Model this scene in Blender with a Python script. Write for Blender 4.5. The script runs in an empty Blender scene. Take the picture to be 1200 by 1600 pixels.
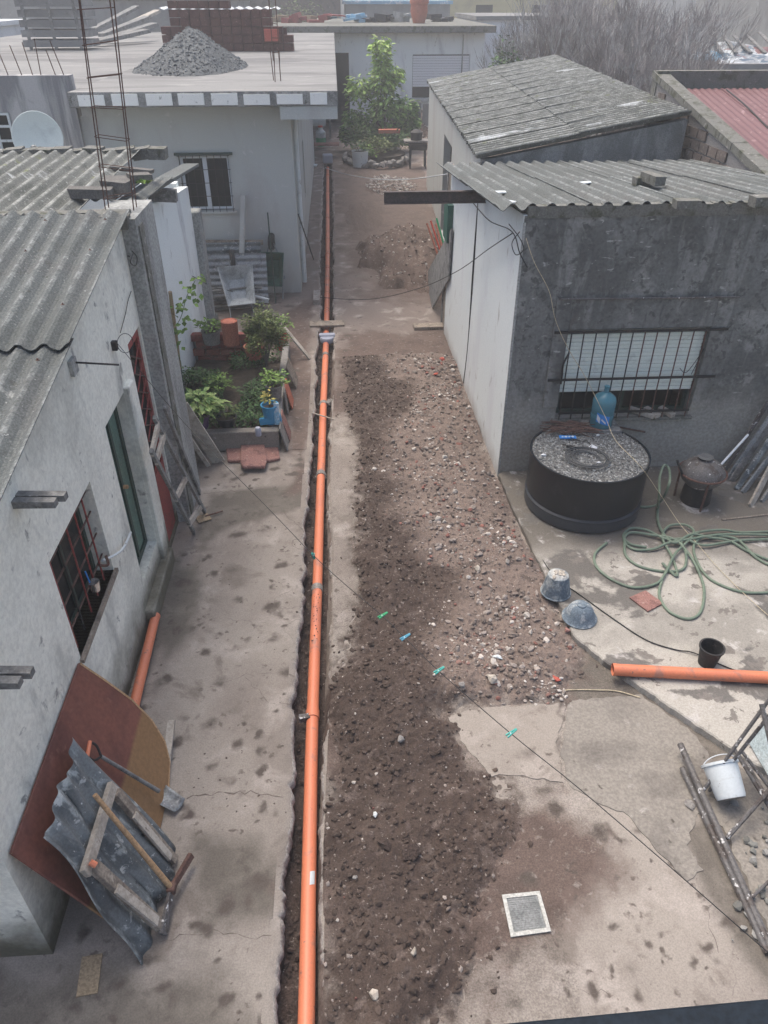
import bpy, math, random
import numpy as np
from mathutils import Vector, Matrix
random.seed(7); rng = np.random.default_rng(7)
S = bpy.context.scene; COL = S.collection
# ------------------------------------------------------------ camera, world, sun, exposure
CF, PITCH, YAW, CH = 1155.0, math.radians(35), math.radians(3.3), 5.2
cam = bpy.data.objects.new('camera', bpy.data.cameras.new('camera')); COL.objects.link(cam)
cam.location = (0, 0, CH); cam.rotation_euler = (math.radians(90) - PITCH, 0, -YAW)
cam.data.sensor_fit = 'VERTICAL'; cam.data.sensor_height = 36; cam.data.sensor_width = 36
cam.data.lens = 36 * CF / 1600; cam.data.clip_end = 900; cam.data.clip_start = .05
S.camera = cam
W = bpy.data.worlds.new('World'); S.world = W; W.use_nodes = True
wn = W.node_tree.nodes; wl = W.node_tree.links
sky = wn.new('ShaderNodeTexSky'); sky.sky_type = 'NISHITA'; sky.sun_disc = False
SUN_EL, SUN_AZ = math.radians(66), math.radians(-35)      # az measured from +Y towards +X
sky.sun_elevation = SUN_EL; sky.sun_rotation = SUN_AZ
sky.air_density = 1.0; sky.dust_density = 6.0; sky.ozone_density = .35
wl.new(sky.outputs[0], wn['Background'].inputs[0]); wn['Background'].inputs[1].default_value = 0.13
sl = bpy.data.lights.new('sun', 'SUN'); sl.energy = .9; sl.angle = math.radians(45); sl.color = (1, .985, .90)
so = bpy.data.objects.new('sun', sl); COL.objects.link(so)
d = Vector((math.sin(SUN_AZ) * math.cos(SUN_EL), math.cos(SUN_AZ) * math.cos(SUN_EL), math.sin(SUN_EL)))
so.rotation_euler = d.to_track_quat('Z', 'Y').to_euler()
S.view_settings.view_transform = 'Standard'; S.view_settings.look = 'None'
S.view_settings.gamma = 1; S.view_settings.use_curve_mapping = False; S.view_settings.exposure = 0.92
S.cycles.max_bounces = 6; S.cycles.volume_bounces = 1; S.cycles.volume_step_rate = 5

# ------------------------------------------------------------ survey: photo measurements -> metres
_fh = Vector((math.sin(YAW), math.cos(YAW), 0)); _up = Vector((0, 0, 1))
_R = Vector((math.cos(YAW), -math.sin(YAW), 0))
_F = _fh * math.cos(PITCH) - _up * math.sin(PITCH); _D = -(_fh * math.sin(PITCH) + _up * math.cos(PITCH))
_C = Vector((0, 0, CH))
def ray(x, y): return _F + _R * ((x - 600) / CF) + _D * ((y - 800) / CF)
def G(x, y, z=0.0): r = ray(x, y); return _C + r * ((z - CH) / r.z)
def PY(x, y, Y): r = ray(x, y); return _C + r * (Y / r.y)
def PX(x, y, X): r = ray(x, y); return _C + r * (X / r.x)
def PP(x, y, p0, n): r = ray(x, y); return _C + r * ((Vector(p0) - _C).dot(n) / r.dot(n))
def PD(x, y, dep): return _C + ray(x, y) * dep
V = Vector

# ------------------------------------------------------------ materials
MATS = {}
def mat(name, c, layers=(), rough=.9, bump=.15, bscale=60, metal=0, grain=.25, spec=.3, alpha=1, trans=0, island=0, bump2=None):
    m = bpy.data.materials.new(name); m.use_nodes = True; MATS[name] = m
    nt = m.node_tree; N = nt.nodes; L = nt.links; b = N['Principled BSDF']
    geo = N.new('ShaderNodeNewGeometry'); pos = geo.outputs['Position']
    def mapping(sc, st):
        mp = N.new('ShaderNodeMapping'); mp.inputs['Scale'].default_value = tuple(sc * s for s in st)
        L.new(pos, mp.inputs[0]); return mp.outputs[0]
    def noise(sc, st=(1, 1, 1), det=6, dist=0, ro=.6):
        n = N.new('ShaderNodeTexNoise'); n.inputs['Scale'].default_value = 1; n.inputs['Detail'].default_value = det
        n.inputs['Roughness'].default_value = ro; n.inputs['Distortion'].default_value = dist
        L.new(mapping(sc, st), n.inputs['Vector']); return n.outputs['Fac']
    def mr(src, lo, hi, a=0, bb=1):
        r = N.new('ShaderNodeMapRange'); r.inputs[1].default_value = lo; r.inputs[2].default_value = hi
        r.inputs[3].default_value = a; r.inputs[4].default_value = bb; r.interpolation_type = 'SMOOTHSTEP'
        L.new(src, r.inputs[0]); return r.outputs[0]
    def mix(fac, a, bcol):
        x = N.new('ShaderNodeMix'); x.data_type = 'RGBA'
        L.new(fac, x.inputs[0])
        for s, k in ((a, 6), (bcol, 7)):
            if isinstance(s, tuple): x.inputs[k].default_value = (*s, 1)
            else: L.new(s, x.inputs[k])
        return x.outputs[2]
    col = c; rfac = None
    for ly in layers:
        t = ly[0]
        if t == 'save': saved = col; col = ly[1]; continue
        if t == 'blend':
            at = N.new('ShaderNodeAttribute'); at.attribute_name = ly[1]
            ad = N.new('ShaderNodeMath'); ad.operation = 'MULTIPLY_ADD'; L.new(noise(ly[4], det=8, ro=.7), ad.inputs[0]); ad.inputs[1].default_value = ly[5]; L.new(at.outputs['Fac'], ad.inputs[2])
            col = mix(mr(ad.outputs[0], ly[2], ly[3]), saved, col); continue
        if t == 'n': fac = mr(noise(ly[1], ly[5] if len(ly) > 5 else (1, 1, 1), dist=.4), ly[2], ly[3])
        elif t == 'v':   # roundish spots
            vv = N.new('ShaderNodeTexVoronoi'); vv.inputs['Scale'].default_value = 1; vv.inputs['Randomness'].default_value = 1
            wv = N.new('ShaderNodeVectorMath'); wv.operation = 'ADD'
            nn = N.new('ShaderNodeTexNoise'); nn.inputs['Scale'].default_value = ly[1] * 2.5; L.new(pos, nn.inputs['Vector'])
            ns = N.new('ShaderNodeVectorMath'); ns.operation = 'SCALE'; ns.inputs['Scale'].default_value = .9
            L.new(nn.outputs['Color'], ns.inputs[0]); L.new(mapping(ly[1], (1, 1, 1)), wv.inputs[0]); L.new(ns.outputs[0], wv.inputs[1])
            L.new(wv.outputs[0], vv.inputs['Vector'])
            f1 = mr(vv.outputs['Distance'], ly[3], ly[2]); gate = mr(noise(ly[1] * .23), .46, .6)
            mm = N.new('ShaderNodeMath'); mm.operation = 'MULTIPLY'; L.new(f1, mm.inputs[0]); L.new(gate, mm.inputs[1]); fac = mm.outputs[0]
        elif t == 'c':   # thin cracks
            vv = N.new('ShaderNodeTexVoronoi'); vv.feature = 'DISTANCE_TO_EDGE'; vv.inputs['Scale'].default_value = 1
            wv = N.new('ShaderNodeVectorMath'); wv.operation = 'ADD'
            nn = N.new('ShaderNodeTexNoise'); nn.inputs['Scale'].default_value = ly[1] * 3; nn.inputs['Detail'].default_value = 5; L.new(pos, nn.inputs['Vector'])
            ns = N.new('ShaderNodeVectorMath'); ns.operation = 'SCALE'; ns.inputs['Scale'].default_value = .6
            L.new(nn.outputs['Color'], ns.inputs[0]); L.new(mapping(ly[1], (1, 1, 1)), wv.inputs[0]); L.new(ns.outputs[0], wv.inputs[1])
            L.new(wv.outputs[0], vv.inputs['Vector'])
            f1 = mr(vv.outputs['Distance'], ly[3], ly[2]); gate = mr(noise(ly[1] * .8), .45, .55)
            mm = N.new('ShaderNodeMath'); mm.operation = 'MULTIPLY'; L.new(f1, mm.inputs[0]); L.new(gate, mm.inputs[1]); fac = mm.outputs[0]
        elif t == 'a':
            at = N.new('ShaderNodeAttribute'); at.attribute_name = ly[1]; fac = mr(at.outputs['Fac'], ly[2], ly[3])
        elif t == 'k':   # paler tone on the ridge crests, in broken patches
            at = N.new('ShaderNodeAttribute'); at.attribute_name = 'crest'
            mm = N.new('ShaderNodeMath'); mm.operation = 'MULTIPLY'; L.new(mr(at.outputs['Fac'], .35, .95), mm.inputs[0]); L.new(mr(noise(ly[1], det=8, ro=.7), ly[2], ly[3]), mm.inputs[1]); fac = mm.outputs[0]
        elif t == 'z' or t == 'y':
            sx = N.new('ShaderNodeSeparateXYZ'); L.new(pos, sx.inputs[0])
            ad = N.new('ShaderNodeMath'); ad.operation = 'MULTIPLY_ADD'; L.new(noise(ly[1]), ad.inputs[0])
            ad.inputs[1].default_value = ly[5] if len(ly) > 5 else .6; L.new(sx.outputs['Z' if t == 'z' else 'Y'], ad.inputs[2])
            fac = mr(ad.outputs[0], ly[2], ly[3])
        col = mix(fac, col, ly[4])
        if len(ly) > 6:
            rfac = mr(fac, 0, 1, rough, ly[6])
    if grain:
        g = mr(noise(bscale, det=4), .3, .7, 1 - grain, 1 + grain)
        x = N.new('ShaderNodeVectorMath'); x.operation = 'SCALE'
        if isinstance(col, tuple): x.inputs[0].default_value = col
        else: L.new(col, x.inputs[0])
        L.new(g, x.inputs['Scale']); col = x.outputs[0]
    if island:
        x = N.new('ShaderNodeVectorMath'); x.operation = 'SCALE'
        if isinstance(col, tuple): x.inputs[0].default_value = col
        else: L.new(col, x.inputs[0])
        L.new(mr(geo.outputs['Random Per Island'], 0, 1, 1 - island, 1 + island), x.inputs['Scale']); col = x.outputs[0]
    if isinstance(col, tuple): b.inputs['Base Color'].default_value = (*col, 1)
    else: L.new(col, b.inputs['Base Color'])
    if rfac is not None: L.new(rfac, b.inputs['Roughness'])
    else: b.inputs['Roughness'].default_value = rough
    b.inputs['Metallic'].default_value = metal; b.inputs['Specular IOR Level'].default_value = spec
    b.inputs['Alpha'].default_value = alpha; b.inputs['Transmission Weight'].default_value = trans
    if bump:
        bn = N.new('ShaderNodeBump'); bn.inputs['Strength'].default_value = bump; bn.inputs['Distance'].default_value = .02
        L.new(noise(bscale * .6, det=8, ro=.7), bn.inputs['Height']); L.new(bn.outputs[0], b.inputs['Normal'])
    return m
def attr_mat(name, rough=.9, bump=.2, bscale=80):
    m = mat(name, (.3, .3, .3), rough=rough, bump=bump, bscale=bscale, grain=0); nt = m.node_tree
    a = nt.nodes.new('ShaderNodeAttribute'); a.attribute_name = 'tint'
    nt.links.new(a.outputs['Color'], nt.nodes['Principled BSDF'].inputs['Base Color']); return m
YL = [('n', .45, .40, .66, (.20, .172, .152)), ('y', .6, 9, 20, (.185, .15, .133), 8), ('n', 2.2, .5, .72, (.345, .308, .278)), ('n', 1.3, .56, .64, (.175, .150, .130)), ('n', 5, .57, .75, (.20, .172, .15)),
    ('v', 3.1, .06, .30, (.085, .068, .060)), ('v', 9, .10, .30, (.11, .09, .078)), ('n', 14, .64, .72, (.15, .125, .11)), ('c', .3, .0008, .003, (.14, .12, .105))]
YC = (.282, .252, .222)
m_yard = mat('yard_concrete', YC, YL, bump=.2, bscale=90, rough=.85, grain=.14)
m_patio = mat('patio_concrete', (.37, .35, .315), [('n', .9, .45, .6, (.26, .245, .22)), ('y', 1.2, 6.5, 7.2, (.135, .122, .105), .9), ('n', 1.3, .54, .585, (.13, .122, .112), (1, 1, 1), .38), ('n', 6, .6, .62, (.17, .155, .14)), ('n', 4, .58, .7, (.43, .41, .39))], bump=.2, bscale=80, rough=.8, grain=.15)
m_patch = mat('cement_patch', (.235, .215, .19), [('n', 1.6, .45, .65, (.16, .145, .13)), ('n', 7, .6, .75, (.36, .335, .31)), ('v', 6, .06, .2, (.08, .07, .06))], bump=.3, bscale=50, grain=.18)
m_edge = mat('broken_concrete', (.30, .28, .26), [('n', 9, .45, .7, (.15, .12, .11))], bump=.6, bscale=60)
SL = [('n', 2.5, .45, .7, (.083, .061, .051)), ('a', 'rub', .1, .9, (.180, .140, .120)), ('n', 9, .55, .72, (.14, .11, .097)), ('n', 5, .58, .66, (.10, .078, .068)), ('n', 30, .60, .70, (.24, .21, .19))]
m_soil = mat('damp_soil', (.060, .043, .037), SL, bump=.9, bscale=70, grain=.4, rough=.95)
YS = YL + [('save', (.125, .110, .094)), ('n', 3, .45, .65, (.16, .142, .122)), ('n', 9, .5, .7, (.10, .087, .074)), ('blend', 'damp', .50, 1.05, 3, .6),
    ('save', (.125, .092, .078)), ('n', 3, .45, .65, (.095, .07, .06)), ('n', 16, .56, .7, (.22, .19, .17)), ('blend', 'dirt', .45, .85, 4, .6),
    ('save', (.085, .070, .060)), ('n', 14, .5, .7, (.12, .10, .088)), ('blend', 'mud', .42, 1.0, 14, .55)]
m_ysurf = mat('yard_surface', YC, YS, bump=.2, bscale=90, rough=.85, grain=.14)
m_soilf = mat('thinning_soil', YC, YS + [('save', (.060, .043, .036))] + SL + [('blend', 'cov', .40, .66, 6, .6)], bump=.6, bscale=90, grain=.25, rough=.92)
m_dirt = mat('dry_dirt', (.125, .09, .074), [('n', 2, .45, .65, (.09, .065, .053)), ('n', 12, .55, .7, (.24, .2, .175))], bump=.7, bscale=60, grain=.3)
m_terr = mat('terrain_dirt', (.12, .11, .09), [('n', .1, .4, .6, (.08, .09, .06))])
m_wallA = mat('weathered_plaster', (.80, .80, .72), [('n', 1.1, .46, .70, (.62, .63, .57), (1, 1, .45)), ('n', 2.0, .53, .72, (.45, .455, .42), (1, 1.3, .5)), ('n', .7, .5, .66, (.60, .60, .54)), ('n', 9, .6, .75, (.70, .70, .65)), ('n', 6, .62, .72, (.30, .30, .28)), ('z', 1.5, 1.15, .55, (.12, .11, .08), 1.0)], bump=.25, bscale=30, grain=.1)
m_wallB = mat('whitewash', (.78, .82, .81), [('n', 1.5, .5, .72, (.55, .57, .58), (1, 1, .3)), ('n', 5, .6, .72, (.42, .43, .42), (1, 1, .5)), ('z', 2, .5, .05, (.28, .27, .23), .5)], bump=.2, grain=.06)
m_pillar = mat('grey_pillar', (.34, .35, .34), [('n', 3, .42, .62, (.23, .237, .23), (1, 1, .25)), ('n', 8, .55, .72, (.40, .40, .39), (1, 1, .4))], bump=.35, bscale=35)
m_wallC = mat('grey_plaster', (.455, .475, .46), [('n', 1.2, .48, .7, (.40, .395, .385), (1, 1, .4)), ('z', 3, .45, .1, (.27, .25, .23), .7), ('n', 6, .6, .75, (.58, .57, .57))], bump=.15, grain=.07)
m_stain = mat('stained_plaster', (.47, .46, .46), [('n', 2.5, .48, .6, (.24, .24, .25), (1, 1, .12)), ('n', 6, .55, .7, (.36, .35, .35), (1, 1, .3))], bump=.2, grain=.08)
m_slab = mat('roof_slab', (.235, .235, .23), [('n', .35, .42, .62, (.155, .155, .155), (.6, 2.5, 1)), ('n', 1.6, .55, .7, (.31, .305, .30), (.6, 2, 1)), ('n', 9, .6, .7, (.16, .16, .16))], bump=.2, grain=.1)
m_foam = mat('white_foam', (.90, .90, .86), [('n', 7, .60, .70, (.35, .35, .33))], bump=.3, grain=.05)
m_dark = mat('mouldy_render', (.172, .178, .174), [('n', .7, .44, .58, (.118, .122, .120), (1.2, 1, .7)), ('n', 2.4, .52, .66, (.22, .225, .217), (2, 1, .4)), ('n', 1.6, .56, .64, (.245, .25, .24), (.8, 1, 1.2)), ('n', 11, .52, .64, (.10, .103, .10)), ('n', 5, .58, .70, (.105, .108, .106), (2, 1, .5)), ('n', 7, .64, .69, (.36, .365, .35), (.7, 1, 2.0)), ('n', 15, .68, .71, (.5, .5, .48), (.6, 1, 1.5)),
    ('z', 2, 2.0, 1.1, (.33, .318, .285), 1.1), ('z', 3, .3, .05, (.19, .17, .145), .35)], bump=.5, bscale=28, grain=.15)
m_wallW = mat('white_limewash', (.64, .68, .68), [('n', 1.4, .5, .7, (.58, .6, .62), (1, 1, .3)), ('n', 7, .6, .72, (.42, .42, .41), (1, 1, .4)), ('z', 2, .55, .05, (.32, .28, .25), .5)], bump=.2, grain=.06)
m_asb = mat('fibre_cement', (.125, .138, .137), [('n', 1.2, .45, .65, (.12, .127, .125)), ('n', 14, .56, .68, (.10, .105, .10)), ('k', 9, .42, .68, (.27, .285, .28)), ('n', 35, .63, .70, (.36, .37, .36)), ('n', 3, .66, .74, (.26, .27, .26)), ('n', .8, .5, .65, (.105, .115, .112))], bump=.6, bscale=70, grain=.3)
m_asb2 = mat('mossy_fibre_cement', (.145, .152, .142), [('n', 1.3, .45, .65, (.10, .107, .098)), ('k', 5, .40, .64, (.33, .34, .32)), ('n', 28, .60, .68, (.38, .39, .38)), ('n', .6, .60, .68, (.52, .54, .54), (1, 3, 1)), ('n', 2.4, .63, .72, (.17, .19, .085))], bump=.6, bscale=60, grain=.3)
m_red = mat('red_sheet_roof', (.17, .085, .09), [('n', 1, .45, .7, (.14, .07, .075)), ('n', 8, .6, .7, (.30, .19, .19))], bump=.1, grain=.1, rough=.6)
m_mossc = mat('mossy_concrete', (.17, .17, .155), [('n', 6, .5, .65, (.09, .095, .07)), ('n', 14, .6, .7, (.32, .31, .29))], bump=.6, grain=.2)
m_orange = mat('orange_pipe', (.62, .195, .10), [('n', 1.2, .48, .7, (.50, .165, .10)), ('n', 5, .56, .68, (.38, .17, .12)), ('n', 16, .64, .70, (.22, .12, .09))], rough=.45, bump=.03, grain=.05, spec=.45)
m_pgrey = mat('grey_mortar', (.22, .205, .19), [('n', 20, .5, .7, (.33, .31, .29))], bump=.6)
m_pvc = mat('grey_plastic', (.33, .35, .42), rough=.5, bump=.03, grain=.05)
m_wood = mat('old_wood', (.27, .23, .19), [('n', 5, .45, .65, (.15, .125, .105), (1, 1, 1)), ('n', 16, .55, .7, (.36, .32, .27))], bump=.5, bscale=50, grain=.25)
m_woodl = mat('pale_wood', (.44, .40, .35), [('n', 5, .45, .65, (.30, .27, .23)), ('n', 18, .6, .7, (.2, .17, .15))], bump=.35, bscale=50, grain=.15)
m_woodg = mat('grey_wood', (.21, .21, .205), [('n', 6, .45, .65, (.12, .12, .12)), ('n', 20, .58, .7, (.32, .32, .31))], bump=.5, bscale=50, grain=.2)
m_tan = mat('tan_handle', (.42, .27, .15), [('n', 14, .5, .7, (.3, .2, .12))], rough=.6, bump=.1)
m_board = mat('red_board', (.185, .070, .052), [('n', 1.8, .45, .62, (.125, .048, .04), (1, 1, 1)), ('n', 8, .58, .7, (.21, .09, .07)), ('z', 5, .51, .47, (.235, .135, .065), .03)], rough=.55, bump=.1, grain=.12, bscale=30)
m_zinc = mat('zinc_sheet', (.17, .19, .20), [('n', 2.6, .44, .58, (.10, .115, .125), (1, 2.5, 1)), ('n', 5, .55, .64, (.30, .33, .335), (1, 2, 1)), ('n', 12, .60, .66, (.42, .44, .44)), ('n', 26, .66, .7, (.6, .62, .62)), ('n', 9, .62, .7, (.07, .075, .08))], rough=.55, bump=.2, metal=.15, grain=.15)
m_black = mat('black_plastic', (.010, .014, .021), [('z', 5, .30, .22, (.045, .05, .058), .03), ('n', 3, .55, .75, (.03, .033, .04))], rough=.42, bump=.04, grain=.1, spec=.4)
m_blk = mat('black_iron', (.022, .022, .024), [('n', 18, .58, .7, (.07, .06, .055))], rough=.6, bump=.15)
m_rust = mat('rusty_iron', (.10, .055, .045), [('n', 12, .5, .7, (.16, .10, .08))], rough=.8, bump=.2)
m_rred = mat('red_painted_iron', (.26, .05, .045), [('n', 12, .55, .7, (.12, .06, .055))], rough=.6, bump=.1)
m_glass = mat('dark_glass', (.010, .014, .017), rough=.2, bump=0, grain=0, spec=.08)
m_green = mat('green_door_paint', (.105, .185, .15), [('n', 3, .5, .7, (.08, .13, .11)), ('n', 14, .6, .7, (.2, .25, .2))], rough=.6, bump=.1)
m_gdark = mat('dark_green_frame', (.03, .055, .045), rough=.6, bump=.1)
m_alu = mat('aluminium_frame', (.58, .62, .66), rough=.4, bump=0, grain=.05)
m_shut = mat('shutter_white', (.74, .80, .75), [('n', 5, .55, .75, (.52, .56, .54))], rough=.55, bump=.05, grain=.05)
m_blue = mat('blue_plastic', (.03, .24, .44), [('n', 12, .6, .7, (.08, .33, .5))], rough=.4, bump=.02, grain=.05)
m_jug = mat('blue_clear_plastic', (.10, .30, .38), rough=.18, bump=.02, grain=.06, trans=.35)
m_purple = mat('purple_plastic', (.07, .03, .11), rough=.45, bump=.02)
m_terra = mat('terracotta', (.42, .14, .09), [('n', 8, .5, .7, (.33, .11, .07))], rough=.7, bump=.1)
m_redp = mat('red_plastic', (.55, .08, .05), rough=.5, bump=.02)
m_white = mat('white_plastic', (.60, .645, .66), [('n', 5, .55, .72, (.42, .43, .42)), ('n', 18, .62, .7, (.30, .29, .27))], rough=.5, bump=.03, grain=.04)
m_bucket = mat('mortar_bucket', (.12, .155, .19), [('n', 7, .48, .58, (.30, .33, .34), (1, 1, .5)), ('z', 8, .33, .38, (.55, .52, .47), .05)], rough=.8, bump=.4)
m_bucket2 = mat('mortar_bowl', (.13, .17, .21), [('n', 9, .5, .62, (.32, .35, .37))], rough=.7, bump=.35)
m_hose = mat('green_hose', (.155, .205, .155), [('n', 10, .5, .7, (.12, .155, .12))], rough=.5, bump=.03, grain=.08)
m_grey_hose = mat('grey_coil', (.075, .08, .085), rough=.5, bump=.05)
m_cream = mat('cream_cord', (.5, .43, .3), rough=.8, bump=.1)
m_brick = mat('hollow_brick', (.11, .047, .042), [('n', 4, .45, .65, (.08, .036, .033)), ('n', 20, .6, .7, (.25, .13, .11))], bump=.3, grain=.2)
m_brick2 = mat('orange_brick', (.42, .10, .075), bump=.2)
m_brick3 = mat('old_grey_brick', (.17, .14, .125), [('n', 3, .45, .65, (.11, .095, .09)), ('n', 10, .6, .7, (.3, .28, .27))], bump=.5, grain=.25)
m_mortar = mat('mortar', (.25, .24, .235), bump=.5)
m_rstone = mat('red_stone', (.27, .145, .125), [('n', 8, .5, .65, (.19, .10, .09)), ('n', 25, .6, .7, (.40, .29, .26))], bump=.5, grain=.25)
m_gstone = mat('grey_stone', (.23, .22, .21), [('n', 8, .5, .65, (.15, .14, .135))], bump=.4)
m_gard = mat('garden_soil', (.045, .035, .028), [('n', 8, .5, .7, (.07, .055, .04))], bump=.8)
m_leaf = mat('leaf_bright', (.16, .26, .055), [('n', 6, .45, .65, (.09, .17, .04))], rough=.55, bump=0, grain=.15, island=.35)
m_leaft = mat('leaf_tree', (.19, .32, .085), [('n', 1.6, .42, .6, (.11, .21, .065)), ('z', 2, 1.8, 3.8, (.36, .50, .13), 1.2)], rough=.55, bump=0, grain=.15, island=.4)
m_leafd = mat('leaf_dark', (.055, .11, .04), [('n', 8, .5, .65, (.09, .16, .05))], rough=.6, bump=0, grain=.15, island=.4)
m_leafo = mat('leaf_olive', (.12, .155, .05), [('n', 10, .5, .65, (.05, .085, .03))], rough=.6, bump=0, grain=.15, island=.4)
m_leafv = mat('leaf_pale', (.33, .42, .15), [('n', 14, .45, .6, (.14, .25, .06))], rough=.5, bump=0, grain=.1, island=.3)
m_leafy = mat('leaf_yellow', (.42, .36, .09), [('n', 20, .5, .6, (.2, .22, .06))], rough=.5, bump=0, island=.3)
m_bark = mat('bark', (.13, .115, .10), [('n', 8, .5, .7, (.08, .07, .06))], bump=.4)
m_twig = mat('bare_twig', (.27, .25, .245), [('n', 1.5, .5, .58, (.42, .42, .42))], bump=0, grain=.1)
m_bamb = mat('bamboo', (.33, .25, .16), [('n', 9, .5, .7, (.23, .17, .11))], bump=.1)
m_ggreen = mat('green_cart_paint', (.02, .095, .07), [('n', 7, .5, .7, (.012, .05, .04))], rough=.55, bump=.08)
m_barrow = mat('grey_steel', (.25, .27, .285), [('n', 6, .45, .65, (.16, .17, .18)), ('n', 12, .6, .7, (.4, .4, .4))], rough=.5, metal=.2, bump=.15)
m_steel = mat('scraped_steel', (.11, .105, .105), [('n', 8, .5, .62, (.07, .058, .054)), ('n', 16, .60, .66, (.55, .55, .55))], rough=.6, bump=.2)
m_beam = mat('rusty_beam', (.075, .062, .06), [('n', 5, .5, .7, (.12, .085, .075))], rough=.8, bump=.2)
m_shine = mat('shiny_tin', (.7, .7, .7), rough=.18, metal=.9, bump=.1, grain=0)
m_tealpeg = mat('teal_peg', (.05, .38, .33), rough=.5, bump=0, grain=0)
m_greenpeg = mat('green_peg', (.03, .32, .14), rough=.5, bump=0, grain=0)
m_bluepeg = mat('blue_peg', (.08, .32, .45), rough=.5, bump=0, grain=0)
m_gravel = attr_mat('gravel_stones'); m_rub = attr_mat('rubble_stones'); 
m_gheap = mat('gravel_bed', (.115, .125, .13), [('n', 9, .45, .6, (.10, .11, .115))], bump=1, bscale=20, grain=.35)
m_dish = mat('dish_paint', (.62, .68, .66), [('n', 3, .5, .7, (.52, .57, .56))], rough=.6, bump=.02, grain=.04)
m_gravbed = mat('tank_gravel', (.18, .185, .18), [('n', 30, .45, .6, (.1, .1, .1))], bump=1, bscale=60, grain=.35)
m_yel = mat('yellow_wall', (.50, .45, .27), [('n', 1, .5, .7, (.4, .36, .23))], bump=.1)
m_tarp = mat('blue_tarp', (.22, .42, .56), [('n', 3, .5, .6, (.6, .66, .7))], rough=.6, bump=.3)
m_fardk = mat('far_grey_wall', (.26, .262, .26), [('n', .8, .45, .65, (.19, .19, .19), (1, 1, .4)), ('n', 3, .6, .7, (.32, .33, .33))], bump=.2)
m_farw = mat('far_white_wall', (.74, .76, .78), [('n', .8, .5, .7, (.6, .62, .64))], bump=.1)
m_sheetw = mat('white_roof_sheet', (.66, .69, .71), [('n', 1, .5, .7, (.45, .47, .49))], bump=.1)
m_card = mat('brown_cardboard', (.27, .21, .14), bump=.2)
m_railp = mat('blue_black_rail', (.010, .016, .024), rough=.7, spec=.15, bump=.03)
m_bluelab = mat('blue_label', (.03, .22, .62), rough=.4, bump=0, grain=0)
m_gratef = mat('pale_metal_frame', (.42, .42, .395), [('n', 20, .5, .7, (.4, .39, .36))], rough=.5, bump=.1)
m_grate = mat('grate_mesh', (.24, .25, .25), [('n', 8, .45, .65, (.17, .18, .18))], rough=.7, bump=.3)

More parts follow.
